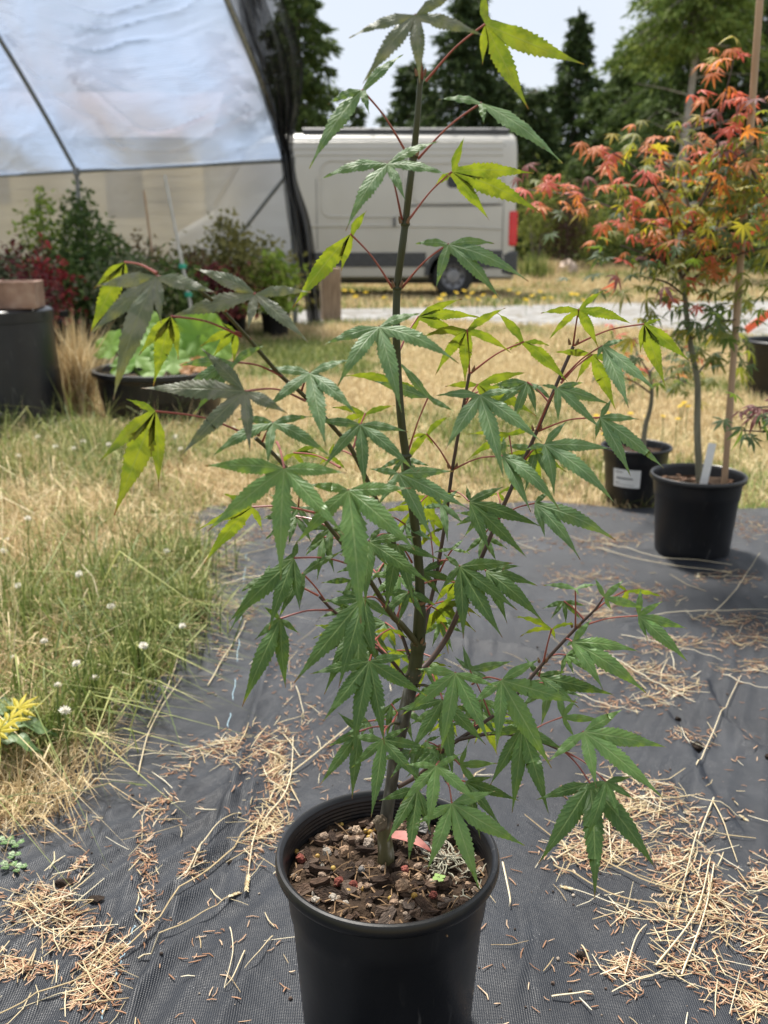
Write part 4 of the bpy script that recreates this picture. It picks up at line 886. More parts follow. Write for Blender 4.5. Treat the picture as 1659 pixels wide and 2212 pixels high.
def leaf_mass(root, spots, seed):
    r = random.Random(seed); keys = list(LV); vs, fs, mi = [], [], []; o = org(root)
    for p_, d, s_, key in spots:
        me = r.choice(LV[key]); d = d.normalized(); zax = Vector((r.uniform(-.5, .5), r.uniform(-.7, .3), 1)); zax = (zax - d * zax.dot(d)).normalized(); Mx = Matrix((d.cross(zax), d, zax)).transposed(); b = len(vs)
        vs += [tuple(Mx @ (v.co * s_) + p_ - o) for v in me.vertices]
        for f in me.polygons: fs.append(tuple(i + b for i in f.vertices)); mi.append(keys.index(key))
    me = bpy.data.meshes.new('leaf_mass'); me.from_pydata(vs, [], fs); me.update()
    for k_ in keys: me.materials.append(LM[k_])
    me.polygons.foreach_set('material_index', np.array(mi, np.int32)); ob = link('leaf_mass', me, None, root); ob['kind'] = 'stuff'
leaf_mass(RM, extra, 51)
# ---- small maple in the labelled pot
SM = empty('small_maple', Vector(cC) + Vector((0, 0, zC)), 'small maple with coral and dark green leaves in the labelled pot', 'maple tree'); YC = cC.y
qC = branch(SM, [(1389, 968, YC), (1394, 920, YC), (1405, 880, YC), (1408, 840, YC), (1402, 800, YC)], .011, .006, grey_stem, 'trunk')
spots = []
for pts, key in (([(1406, 850, YC), (1360, 820, YC - .1), (1310, 815, YC - .1)], 'sg'), ([(1406, 840, YC), (1450, 815, YC), (1490, 830, YC + .05)], 'sg'), ([(1402, 805, YC), (1380, 770, YC), (1370, 740, YC)], 'sr'), ([(1402, 805, YC), (1440, 770, YC + .1), (1480, 770, YC + .1)], 'sr')):
    q = branch(SM, pts, .004, .002, twig_m)
    for k in range(14):
        b = q[r.randrange(3, len(q))]; spots.append((b + Vector((r.gauss(0, .06), r.gauss(0, .07), r.gauss(0, .035))), Vector((r.gauss(0, 1), r.gauss(-.4, .8), r.uniform(-.9, .1))), r.uniform(.03, .045), r.choice(('green', 'green', 'green', 'olive') if key == 'sg' else ('coral', 'orange', 'plum', 'green'))))
scatter_leaves(SM, spots, 6)
# ---- pot at the right photo edge with an orange strap, and a green maple reaching in from the right
potE = nursery_pot(Vector((G(1690, 868).x + .05, G(1690, 868).y + .15, 0)), .26, .36, 'large black nursery pot at the right photo edge behind the bamboo cane')
ce = org(potE); soE, zE = pot_soil(ce, .26, .36, .84, 'dark soil in the large pot at the right edge', 20, 9)
pe = empty('bare_stem_plant', ce + Vector((0, 0, zE)), 'brown stemmed plant in the large right edge pot', 'plant')
MB().tube([ce + Vector((0, 0, zE - .02)), ce + Vector((-.03, 0, .6)), ce + Vector((-.05, 0, .95))], [.02, .016, .01], 8).build('stem', grey_stem, pe)
spots = [(ce + Vector((r.gauss(-.05, .12), r.gauss(0, .12), r.uniform(.55, 1.0))), Vector((r.gauss(0, 1), -.5, r.uniform(-.8, .2))), r.uniform(.05, .08), r.choice(('green', 'olive', 'plum'))) for k in range(26)]
scatter_leaves(pe, spots, 7)
strap_m = pmat('orange_strap', [(0.3, (0.80, 0.10, 0.02)), (0.7, (0.88, 0.14, 0.03))], 8, .5)
a_, b_ = P(1612, 714, ce.y - .28), P(1705, 645, ce.y - .05)
dv = (b_ - a_).normalized(); up_ = Vector((0, 0, 1)); sd_ = dv.cross(Vector((0, 1, 0))).normalized() * .022
strap = MB().add([a_ - sd_, a_ + sd_, b_ + sd_, b_ - sd_] + [v + Vector((0, .006, 0)) for v in (a_ - sd_, a_ + sd_, b_ + sd_, b_ - sd_)], [(0, 1, 2, 3), (4, 7, 6, 5), (0, 4, 5, 1), (1, 5, 6, 2), (2, 6, 7, 3), (3, 7, 4, 0)]).build('orange_marker_stake', strap_m, None, False); tag(strap, 'bright orange flat stake slanting over the right edge pot', 'stake')
YG = 2.25
cG = Vector((P(1830, 1000, YG).x, YG, .008)); potG = nursery_pot(cG, .12, .22, 'black nursery pot just past the right photo edge'); soG, zG = pot_soil(cG, .12, .22, .86, 'soil in the pot just past the right edge', 0, 12)
GM = empty('green_maple', cG + Vector((0, 0, zG)), 'green maple sprigs reaching in from the right photo edge', 'maple tree')
branch(GM, [(1830, 1060, YG), (1815, 960, YG), (1780, 900, YG)], .007, .004, grey_stem, 'trunk'); spots = []
for x_, y_ in ((1700, 880), (1690, 930), (1720, 900)):
    q = branch(GM, [(1805, 940, YG), ((1748 + x_) / 2 - 10, y_ + 5, YG - .03), (x_ - 85, y_, YG - .08)], .003, .0015, twig_m)
    for k in range(8): spots.append((q[r.randrange(4, len(q))] + Vector((r.gauss(0, .02), r.gauss(0, .03), r.gauss(0, .02))), Vector((r.gauss(-.6, .8), r.gauss(-.4, .6), r.uniform(-.9, .0))), r.uniform(.035, .05), r.choice(('green', 'green', 'green', 'plum'))))
scatter_leaves(GM, spots, 8)

# ============================================================ LEFT: planters and the row of nursery plants
tubm = black_p
g = G(70, 948); cT = Vector((P(18, 940, g.y + .25).x, g.y + .25, 0)); hT = P(60, 672, cT.y - .2).z
tub = empty('upturned_pot', cT, 'tall upturned black plastic pot at the left photo edge', 'plant pot')
MB().lathe(cT, [(.315, 0), (.318, .03), (.30, .035), (.272, hT * .90), (.281, hT * .905), (.280, hT * .985), (.270, hT), (.24, hT + .004), (0, hT + .004)], 56).build('body', tubm, tub)
hol = pmat('dark_hole', [(0.3, (.003, .003, .003)), (.7, (.004, .004, .004))], 5, .9)
hp = P(103, 678, cT.y - .24); MB().box((hp.x, cT.y - math.sqrt(max(.0, .284 ** 2 - (hp.x - cT.x) ** 2)), hT * .955), (.04, .02, .03), Matrix.Rotation(.4, 3, 'Z')).build('drain_hole', hol, tub, False)
clay = pmat('terracotta', [(0.3, (.17, .10, .07)), (0.5, (.27, .165, .12)), (.75, (.42, .30, .23))], 9, .85, .3, 20)
cc = P(38, 640, cT.y - .05); bz = hT + .006
bx_ = empty('clay_box', (cc.x, cc.y, bz), 'square terracotta clay box standing on the upturned black pot', 'clay pot')
wB = .215; hB_ = .13
for i in range(4):
    M_ = Matrix.Rotation(i * math.pi / 2 + .12, 3, 'Z'); MB().box(Vector((cc.x, cc.y, bz + hB_ / 2)) + M_ @ Vector((wB / 2 - .01, 0, 0)), (.02, wB - (.0 if i % 2 else .042), hB_), M_).build('side_wall', clay, bx_, False, bevel=.004)
MB().box((cc.x, cc.y, bz + .012), (wB - .05, wB - .05, .02), Matrix.Rotation(.12, 3, 'Z')).build('base', clay, bx_, False)
g = G(-5, 990); sp_ = nursery_pot(Vector((P(-36, 960, g.y + .08).x, g.y + .08, 0)), .095, P(0, 898, g.y + .05).z, 'small black pot cut off by the left photo edge'); 
pot_soil(org(sp_), .095, P(0, 898, g.y + .05).z, .85, 'soil in the small pot at the left edge', 0, 21)
# wide round planter with big round leaves
g = G(345, 935); rp2 = 146 * mpp(g.y + .3, 800); cP = Vector((P(347, 800, g.y + rp2).x, g.y + rp2, 0)); hP = P(347, 795, cP.y).z
plr = empty('round_planter', cP, 'wide low round black planter holding big round leaves', 'planter')
MB().lathe(cP, [(0, .01), (rp2 * .80, .01), (rp2 * .83, 0), (rp2 * .93, hP * .86), (rp2 * .945, hP * .9)], 64).build('body', black_p, plr)
MB().lathe(cP, [(rp2 * .945, hP * .9), (rp2, hP * .92), (rp2, hP), (rp2 * .97, hP * 1.01), (rp2 * .94, hP), (rp2 * .90, hP * .5)], 64).build('rim', black_p, plr)
pot_soil(cP, rp2, hP, .78, 'dark wet soil in the wide round planter', 0, 22)
big_m = lm('round_leaf', (0.13, 0.27, 0.035), (0.24, 0.40, 0.07), (0.38, 0.60, 0.04), .42, .6); big_o = lm('rusty_round_leaf', (.40, .17, .04), (.45, .22, .06), (.5, .25, .04))
def round_leaf(c, rad, nrm, m, root, seed):
    rr2 = random.Random(seed); n = 22; nrm = nrm.normalized(); u = nrm.cross(Vector((0, 1, .1))).normalized(); v = nrm.cross(u); vs = [c - nrm * rad * .12]; 
    for ring_ in (.5, 1.0):
        for k in range(n):
            a = 6.283 * k / n; q = rad * ring_ * (1 + .05 * math.sin(5 * a + seed) * ring_); 
            if k == 0: q *= .55
            vs.append(c + (u * math.cos(a) + v * math.sin(a)) * q + nrm * rad * (.10 * math.sin(7 * a + seed) * ring_ ** 2 + (.04 if ring_ == 1 else 0)))
    fs = [(0, 1 + k, 1 + (k + 1) % n) for k in range(n)] + [(1 + k, 1 + n + k, 1 + n + (k + 1) % n, 1 + (k + 1) % n) for k in range(n)]
    lf = MB().add(vs, fs).build('leaf', m, root, loc=c)
    b = Vector((cP.x + (c.x - cP.x) * .4, cP.y + (c.y - cP.y) * .4, hP * .76)); MB().tube([b, b.lerp(c, .5) + Vector((0, 0, .03)), c - nrm * rad * .12], .006, 6).build('leaf_stalk', stem_g, lf)
big = empty('round_leaved_plant', cP + Vector((0, 0, hP * .78)), 'plant with large bright green round leaves in the wide planter', 'plant')
for i, (x_, y_, rd, nx_, nz_, dY, mm) in enumerate([(238, 745, .10, -.3, .6, 0, 0), (300, 735, .09, .1, .9, .1, 0), (265, 790, .075, -.2, .7, -.15, 0), (350, 752, .11, 0, .5, 0, 0), (430, 722, .15, .1, .35, .1, 0), (395, 735, .12, 0, .4, .15, 0), (470, 745, .10, .5, .5, .05, 0), (330, 800, .07, 0, .8, -.2, 0), (290, 770, .09, 0, .6, -.1, 0), (430, 788, .055, .2, .6, -.18, 1), (405, 796, .045, .1, .7, -.2, 1), (375, 780, .085, .1, .6, -.12, 0), (450, 775, .075, .2, .6, -.05, 0), (310, 700, .10, 0, .5, .2, 0)]):
    round_leaf(P(x_, y_, cP.y + dY), rd, Vector((nx_, -.55, nz_)), big_o if mm else big_m, big, i)
# row of potted nursery plants in front of the greenhouse plastic
def nplant(px, top_py, Y, half_px, m, label, seed, low_py=640, n=900, leaf=.055, nst=5, pot_r=.15, tall=None):
    r = np.random.default_rng(seed); c = Vector((P(px, 600, Y).x, Y, 0))
    h0 = .27; nursery_pot(c, pot_r, h0, POTL[seed % 100], n=28, group='pots in the greenhouse row'); pot_soil(c, pot_r, h0, .86, SOILL[seed % 100], 0, seed)
    t = empty('nursery_plant', c + Vector((0, 0, h0 * .85)), label, 'plant', 'potted plants by the greenhouse')
    zt_, zl_ = P(px, top_py, Y).z, max(.3, P(px, low_py, Y).z); rr = half_px * mpp(Y, 560); st_ = MB(); SE = []
    for k in range(nst):
        a = r.uniform(0, 6.28); q = rr * r.uniform(.3, 1.0) if k else .1 * rr; hh_ = (zt_ - .05) if k == 0 else zl_ + (zt_ - zl_) * r.uniform(.25, .9)
        e = Vector((c.x + q * math.cos(a), c.y + q * math.sin(a), hh_)); b = Vector((c.x, c.y, h0 * .8)); pp = smooth_path([b, b.lerp(e, .5) + Vector((r.normal(0, .03), 0, .05)), e], 5); st_.tube(pp, lerp_list([.009, .003], len(pp)), 5); SE.append(pp)
    st_.build('stems', grey_stem, t)
    idx = r.integers(0, nst, n); C = np.zeros((n, 3))
    for i in range(n):
        pp = SE[idx[i]]; f = r.uniform(.25, 1.0); C[i] = pp[int(f * (len(pp) - 1))]
    wv = np.clip((zt_ - C[:, 2]) / (zt_ - zl_ + .01) * 1.3, .3, 1.0); C += r.normal(0, 1, (n, 3)) * np.stack([rr * .50 * wv, rr * .50 * wv, .04 + .05 * wv], 1); cl_ = r.normal(0, 1, (40, 3)) * np.array([rr * .35, rr * .35, .04]); C += cl_[r.integers(0, 40, n)] * wv[:, None]; C[:, 2] = np.maximum(C[:, 2], .3)
    dd = r.normal(0, 1, (n, 3)); dd[:, 2] -= .4
    leafy('foliage', C, dd, r.uniform(.6, 1.3, n) * leaf, r.uniform(.6, 1.2, n) * leaf * .5, m, t, seed)
pl = {'lime': con_m('lime_leaves', (.14, .22, .03), (.24, .34, .05), (.38, .46, .10)), 'mid': con_m('mid_green_leaves', (.04, .075, .02), (.08, .13, .035), (.16, .22, .06)), 'grey': con_m('grey_green_leaves', (.08, .10, .06), (.13, .15, .08), (.22, .22, .12)),
      'burg': con_m('burgundy_leaves', (.07, .018, .02), (.13, .03, .035), (.24, .06, .05)), 'red': con_m('red_leaves', (.20, .02, .025), (.33, .035, .045), (.45, .09, .07)), 'olv': con_m('olive_feather', (.10, .10, .03), (.18, .17, .05), (.28, .26, .10)), 'brn': con_m('brownish_leaves', (.08, .05, .03), (.15, .10, .05), (.22, .18, .09))}
PLN = [(40, 520, 9.2, 50, 'burg', 'sparse reddish plant at the far left of the potted row', 420, .05), (108, 398, 9.8, 42, 'lime', 'tall thin yellow green plant second from left in the row', 420, .06), (100, 515, 8.4, 26, 'red', 'crimson red leaved plant in the potted row', 190, .05), (182, 400, 9.4, 62, 'mid', 'tallest bushy green plant in the row near the greenhouse pipe', 1500, .06),
       (245, 480, 8.9, 55, 'mid', 'bushy green plant right of the tallest one in the row', 1200, .055), (310, 500, 9.6, 55, 'brn', 'wispy brownish red plant beside the thin brown cane', 700, .05), (345, 575, 8.2, 60, 'mid', 'low green plant behind the round planter', 900, .055), (500, 462, 9.8, 85, 'olv', 'feathery olive plant left of the greenhouse corner', 1900, .06),
       (592, 548, 9.4, 36, 'lime', 'bright lime leaved plant nearest the greenhouse corner', 330, .075), (455, 592, 8.8, 50, 'burg', 'low burgundy plant under the feathery olive one', 600, .05), (5, 560, 8.0, 50, 'grey', 'grey green plant at the left photo edge in the row', 600, .055), (405, 540, 9.0, 45, 'brn', 'rusty brown leaved plant right of the white cane', 500, .055), (270, 560, 7.8, 50, 'grey', 'dull green low plant behind the tan dead grass', 700, .05), (65, 590, 7.6, 45, 'burg', 'dark reddish low plant behind the clay box', 260, .05)]
POTL = {i: 'black pot of the ' + q[5] for i, q in enumerate(PLN)}; SOILL = {i: 'soil under the ' + ' '.join(q[5].split()[:11]) for i, q in enumerate(PLN)}
for i, (x_, ty, Y_, hp_, mk, lb, n, lf) in enumerate(PLN): nplant(x_, ty - 6, Y_, hp_ * 1.35, pl[mk], lb, 300 + i, n=int(n * 1.7), leaf=lf * 1.35, nst=8)
white_c = pmat('white_cane', [(.3, (.42, .42, .40)), (.7, (.52, .52, .50))], 10, .6); tie_m = pmat('green_tie', [(.3, (.02, .30, .20)), (.7, (.03, .36, .25))], 10, .5)
def cane_(pts, Y, rad, m, label, ties=()):
    a, b = P(*pts[0], Y), P(*pts[1], Y); c = empty('plant_cane', (b.x, b.y, b.z), label, 'cane'); MB().tube([a, a.lerp(b, .5), b], rad, 7).build('stick', m, c)
    for f in ties: q = a.lerp(b, f); MB().lathe(q - Vector((0, 0, .02)), [(rad, 0), (rad * 2.2, .005), (rad * 2.2, .035), (rad, .04)], 8).build('tie', tie_m, c)
cane_([(355, 378), (428, 742)], 7.9, .014, white_c, 'pale white cane with two green ties in the potted row', (.53, .70)); cane_([(311, 412), (335, 600)], 9.1, .010, cane_m, 'thin brown cane left of the pale white one'); cane_([(253, 505), (256, 600)], 9.0, .007, cane_m, 'short thin cane in the bushy green plant')

# ============================================================ FRONT POT AND ITS SOIL
cM = Vector((.004, .964, .008)); rM = .1315; hM = P(837, 1842, .964).z - .008 + .004
potM = nursery_pot(cM, rM, hM, 'large black plastic nursery pot in the foreground holding the green maple', n=128)
soil = None
zM = hM * .86; rad = rM * .905
soil = empty('potting_soil', cM + Vector((0, 0, zM)), 'barky potting mix with stones and fertiliser beads in the front pot', 'soil')
def soil_h(x_, y_): return zM + .006 * mnoise.noise(Vector((x_ * 28, y_ * 28, 2))) + .005 * mnoise.noise(Vector((x_ * 75, y_ * 75, 4))) + .003 * mnoise.noise(Vector((x_ * 200, y_ * 200, 8))) + .006 * max(0, 1 - math.hypot(x_ + .002, y_ - .03) / .05)
vs, fs = [], []; n, m_ = 120, 40
for j in range(m_ + 1):
    for k in range(n):
        a = 6.2832 * k / n; q = rad * j / m_; x_, y_ = q * math.cos(a), q * math.sin(a); vs.append(cM + Vector((x_, y_, soil_h(x_, y_))))
for j in range(m_):
    for k in range(n): fs.append((j * n + k, j * n + (k + 1) % n, (j + 1) * n + (k + 1) % n, (j + 1) * n + k))
MB().add(vs, fs).build('soil_surface', soil_m, soil)
def chip_mesh(seed):
    r = random.Random(seed); vs = []
    for zz in (-.5, .5):
        for x_, y_ in ((-.5, -.3), (-.2, -.5), (.25, -.45), (.5, -.1), (.4, .35), (0, .5), (-.4, .3)): vs.append((x_ * r.uniform(.8, 1.15), y_ * r.uniform(.75, 1.15), zz * r.uniform(.6, 1.2) + .25 * x_ * r.uniform(-1, 1)))
    n = 7; me = bpy.data.meshes.new('chip'); me.from_pydata(vs, [], [tuple(range(n))[::-1], tuple(range(n, 2 * n))] + [(i, (i + 1) % n, n + (i + 1) % n, n + i) for i in range(n)]); me.update(); return me
def omat(name, cols, rough=.85, sc=60, b=.5):
    """colour differs from object to object, mottled by noise"""
    m, t, l = newmat(name); out = t.nodes.new('ShaderNodeOutputMaterial'); p = t.nodes.new('ShaderNodeBsdfPrincipled'); oi = t.nodes.new('ShaderNodeObjectInfo')
    k_ = len(cols); c = ramp(t, oi.outputs['Random'], [(i / max(1, k_ - 1), q) for i, q in enumerate(cols)]); nn = ramp(t, noise(t, 3.0, 5), [(.3, (.55, .55, .55)), (.7, (1.15, 1.15, 1.15))])
    mxx = t.nodes.new('ShaderNodeMix'); mxx.data_type = 'RGBA'; mxx.blend_type = 'MULTIPLY'; mxx.inputs[0].default_value = 1; l(c, mxx.inputs[6]); l(nn, mxx.inputs[7]); l(mxx.outputs[2], p.inputs['Base Color']); p.inputs['Roughness'].default_value = rough; p.inputs['Specular IOR Level'].default_value = .25
    l(bump(t, noise(t, 6, 5), b, .1), p.inputs['Normal']); l(p.outputs[0], out.inputs[0]); return m
chip_m = omat('bark_piece', [(.030, .018, .012), (.06, .036, .024), (.10, .060, .040), (.15, .10, .07), (.09, .07, .058)])
peb_m = omat('pumice_stone', [(.40, .24, .15), (.50, .35, .23), (.56, .45, .34), (.40, .26, .17), (.40, .36, .31), (.60, .53, .44)])
red_st = omat('red_lava_stone', [(.25, .07, .05), (.30, .09, .07)]); grey_st = omat('grey_stone', [(.16, .155, .15), (.24, .23, .22)])
bead_m = omat('fertiliser_bead', [(.42, .25, .05), (.52, .36, .10), (.38, .20, .05)], .35, b=.05)
chips = [chip_mesh(s_) for s_ in range(8)]; pebs = [pebble_mesh('stone', 200 + s_, 5, 8) for s_ in range(8)]; bead_me = pebble_mesh('bead', 1, 8, 12)
for v in bead_me.vertices: v.co = v.co.normalized() * .5
bead_me.polygons.foreach_set('use_smooth', np.ones(len(bead_me.polygons), bool))
for me in chips: me.materials.append(chip_m)
for me in pebs: me.materials.append(peb_m)
bead_me.materials.append(bead_m)
so = org(soil); r = random.Random(22)
def on_soil(name, me, x_, y_, sc, lift=.3, rot=None, m=None):
    ob = bpy.data.objects.new(name, me); COL.objects.link(ob); ob.parent = soil
    ob.location = cM + Vector((x_, y_, soil_h(x_, y_) + sc[2] * lift)) - so; ob.scale = sc; ob.rotation_euler = rot or (r.uniform(-.5, .5), r.uniform(-.5, .5), r.uniform(0, 6.28))
    if m is not None: ob.material_slots[0].link = 'OBJECT'; ob.material_slots[0].material = m
    return ob
def rnd_disc(): a, q = r.uniform(0, 6.2832), rad * .95 * math.sqrt(r.random()); return q * math.cos(a), q * math.sin(a)
for k in range(240):
    x_, y_ = rnd_disc(); s_ = r.choice((.008, .011, .014, .02, .026)); on_soil('bark_chip', r.choice(chips), x_, y_, (s_ * r.uniform(.8, 1.3), s_ * r.uniform(.3, .7), s_ * r.uniform(.2, .38)))
for k in range(130):
    x_, y_ = rnd_disc(); s_ = r.choice((.004, .005, .007, .009, .011)); on_soil('stone', r.choice(pebs), x_, y_, (s_ * r.uniform(.8, 1.3), s_ * r.uniform(.8, 1.2), s_ * r.uniform(.6, .95)))
def soil_xy(px, py): q = G(px, py, cM.z + zM); return q.x - cM.x, q.y - cM.y
for x_, y_, s_, m in ((731, 1911, .016, red_st), (763, 1917, .014, red_st), (870, 1922, .024, None), (796, 1836, .018, None), (770, 1800, .017, None), (706, 1846, .014, None), (875, 1890, .012, red_st), (905, 1896, .015, None), (910, 1800, .030, grey_st), (915, 1835, .022, grey_st), (700, 1812, .016, None), (656, 1812, .015, None), (742, 1845, .017, None), (720, 1770, .016, None), (690, 1870, .014, None), (860, 1755, .014, None), (780, 1890, .012, grey_st), (935, 1945, .012, red_st), (650, 1860, .015, red_st)):
    a, b = soil_xy(x_, y_); on_soil('stone', r.choice(pebs), a, b, (s_, s_ * .9, s_ * .75), .35, m=m)
for x_, y_ in ((790, 1796), (800, 1800), (812, 1796), (797, 1806), (729, 1779), (738, 1782), (783, 1921), (752, 1934), (844, 1943), (781, 1748), (790, 1755), (686, 1858), (895, 1940), (840, 1745), (640, 1845), (960, 1900), (720, 1880)):
    a, b = soil_xy(x_, y_); s_ = r.uniform(.0055, .0075); on_soil('fertiliser_bead', bead_me, a, b, (s_, s_, s_), .45)
twm = omat('fine_twig', [(.10, .06, .035), (.22, .13, .07), (.30, .20, .11)])
tb = MB()
for k in range(150):
    x_, y_ = rnd_disc(); a = r.uniform(0, 6.28); ln = r.uniform(.008, .028); d = Vector((math.cos(a), math.sin(a), r.uniform(-.15, .25))) * ln; p_ = cM + Vector((x_, y_, soil_h(x_, y_) + .003)); tb.tube([p_ - d * .5, p_ + Vector((0, 0, .002)), p_ + d * .5], r.uniform(.0004, .0011), 4)
o = tb.build('fine_twigs', twm, soil); o['kind'] = 'stuff'
# dead pinkish leaf lying by the stem, lichen tangle, tiny seedling
a, b = soil_xy(872, 1842); dl_m = pmat('dead_pink_leaf', [(.3, (.26, .085, .075)), (.6, (.38, .15, .125)), (.8, (.20, .06, .055))], 60, .6)
dv = []; nn = 12
for i in range(nn + 1):
    t_ = i / nn; wq = .009 * math.sin(math.pi * min(1, t_ * .9 + .08)) ** .8
    for s_ in (-1, 0, 1): dv.append(cM + Vector((a - .025 + .058 * t_ + s_ * wq * .35, b + .018 - .034 * t_ + s_ * wq, soil_h(a, b) + .010 + .010 * math.sin(3 * t_) + abs(s_) * .004)))
dl = MB().add(dv, [(i * 3 + k, (i + 1) * 3 + k, (i + 1) * 3 + k + 1, i * 3 + k + 1) for i in range(nn) for k in range(2)]).build('dead_leaf', dl_m, None, loc=cM + Vector((a, b, zM + .01))); tag(dl, 'pinkish dead leaf lying on the soil beside the maple stem', 'leaf')
li_m = pmat('pale_lichen', [(.3, (.20, .20, .14)), (.6, (.38, .36, .28)), (.8, (.06, .055, .045))], 50, .9); lt = MB()
for k in range(60):
    x_, y_ = soil_xy(r.gauss(975, 30), r.gauss(1868, 28)); q = math.hypot(x_, y_)
    if q > rad * .95: continue
    a = r.uniform(0, 6.28); p_ = cM + Vector((x_, y_, soil_h(x_, y_) + .004)); pts = [p_]
    for j in range(4): a += r.uniform(-.9, .9); pts.append(pts[-1] + Vector((math.cos(a) * .006, math.sin(a) * .006, r.uniform(-.001, .004))))
    lt.tube(pts, lerp_list([.0011, .0005], 5), 5)
    if r.random() < .6: lt.tube([pts[2], pts[2] + Vector((r.uniform(-.006, .006), r.uniform(-.006, .006), .004))], .0009, 5)
lo = lt.build('lichen_tangle', li_m, None, loc=cM + Vector((.06, .0, zM))); tag(lo, 'tangle of pale branching lichen at the right side of the soil', 'lichen')
sx, sy = soil_xy(948, 1915); sd0 = cM + Vector((sx, sy, zM)); se = empty('tiny_seedling', sd0, 'tiny light green seedling with round leaves near the pot rim', 'seedling')
MB().tube([sd0 - Vector((0, 0, .003)), sd0 + Vector((0, 0, .012))], .0007, 5).build('stem', stem_g, se)
lime_l = pmat('lime_cotyledon', [(.3, (.18, .32, .06)), (.7, (.28, .42, .10))], 80, .5, trans='same')
for k in range(4):
    a = k * 1.57 + .4; c_ = sd0 + Vector((.0045 * math.cos(a), .0045 * math.sin(a), .0125)); MB().add([c_ + Vector((.0036 * math.cos(i * .7854), .0036 * math.sin(i * .7854), .0008 * math.cos(2 * i))) for i in range(8)], [tuple(range(8))]).build('leaf', lime_l, se)

# ============================================================ THE GREEN MAPLE SAPLING
TREE = empty('maple_sapling', cM + Vector((0, .03, zM)), 'young green maple sapling growing in the front black pot', 'maple tree')
def stem_material():
    m, t, l = newmat('maple_bark'); out = t.nodes.new('ShaderNodeOutputMaterial'); p = t.nodes.new('ShaderNodeBsdfPrincipled')
    tc_ = t.nodes.new('ShaderNodeTexCoord'); sx_ = t.nodes.new('ShaderNodeSeparateXYZ'); l(tc_.outputs['Object'], sx_.inputs[0])
    old = ramp(t, noise(t, 130, 5, stretch=(1, 1, .25)), [(.35, (.035, .034, .028)), (.55, (.075, .072, .062)), (.68, (.20, .20, .19))])
    yng = ramp(t, noise(t, 14, 4, stretch=(1, 1, .3)), [(.3, (.018, .024, .007)), (.7, (.040, .046, .013))])
    mr = t.nodes.new('ShaderNodeMapRange'); mr.inputs[1].default_value = .24; mr.inputs[2].default_value = .265; l(sx_.outputs[2], mr.inputs[0])
    mxx = t.nodes.new('ShaderNodeMix'); mxx.data_type = 'RGBA'; l(mr.outputs[0], mxx.inputs[0]); l(old, mxx.inputs[6]); l(yng, mxx.inputs[7])
    mr2 = t.nodes.new('ShaderNodeMapRange'); mr2.inputs[1].default_value = .050; mr2.inputs[2].default_value = .064; l(sx_.outputs[2], mr2.inputs[0])      # rootstock below the graft
    rs = ramp(t, noise(t, 90, 5, stretch=(1, 1, .3)), [(.35, (.065, .062, .026)), (.55, (.11, .10, .045)), (.66, (.30, .29, .24))]); mx2 = t.nodes.new('ShaderNodeMix'); mx2.data_type = 'RGBA'; l(mr2.outputs[0], mx2.inputs[0]); l(rs, mx2.inputs[6]); l(mxx.outputs[2], mx2.inputs[7])
    l(mx2.outputs[2], p.inputs['Base Color']); p.inputs['Roughness'].default_value = .5; l(bump(t, noise(t, 160, 4, stretch=(1, 1, .3)), .35, .002), p.inputs['Normal']); l(p.outputs[0], out.inputs[0]); return m
bark_main = stem_material()
twig_y = pmat('olive_twig', [(.3, (.032, .036, .012)), (.7, (.068, .060, .022))], 20, .45); twig_d = pmat('purple_brown_twig', [(.3, (.035, .022, .018)), (.7, (.075, .042, .030))], 20, .45)
pet_m = pmat('red_petiole', [(.3, (.20, .045, .040)), (.7, (.30, .085, .060))], 20, .4); bud_m = pmat('brown_bud', [(.3, (.12, .06, .03)), (.7, (.20, .11, .05))], 60, .6)
YT = .99
STEM = [(832, 1885, .99, 42), (834, 1845, .99, 36), (830, 1800, .99, 31), (836, 1755, .985, 28), (846, 1690, .985, 27), (853, 1640, .985, 28), (866, 1575, .98, 29), (880, 1515, .98, 29), (893, 1460, .975, 30), (903, 1395, .975, 29), (907, 1330, .97, 27), (907, 1300, .97, 26), (906, 1240, .97, 24), (898, 1150, .965, 24), (888, 1070, .96, 22), (876, 980, .96, 21), (866, 900, .955, 21), (859, 800, .955, 20), (856, 710, .95, 20), (858, 620, .95, 19), (868, 540, .945, 19), (877, 470, .945, 18), (885, 400, .94, 18), (894, 330, .94, 17), (902, 250, .935, 16), (908, 170, .935, 14)]
BSAMP = []
def wood(name, pts, m, nseg=5, n=10, bumpy=()):
    q3 = smooth_path([P(a, b, c) for a, b, c, d in pts], nseg); rad_ = lerp_list([d / 2 * mpp(c, b) * (.86 if b < 1320 else 1) for a, b, c, d in pts], len(q3))
    for k in bumpy:
        i = int(np.argmin([(v - P(*k)).length for v in q3])); rad_[i] *= 1.22; 
    pp = smooth_path([Vector((a, b, c)) for a, b, c, d in pts], nseg)
    BSAMP.extend([(v.x, v.y, v.z) for v in pp]); return MB().tube(q3, rad_, n).build(name, m, TREE)
trunk = wood('trunk', STEM, bark_main, 6, 14, bumpy=[(908, 172, .935), (893, 338, .94), (875, 484, .945), (858, 622, .95), (907, 1300, .97), (903, 1392, .975), (893, 1455, .975), (868, 1560, .98)])
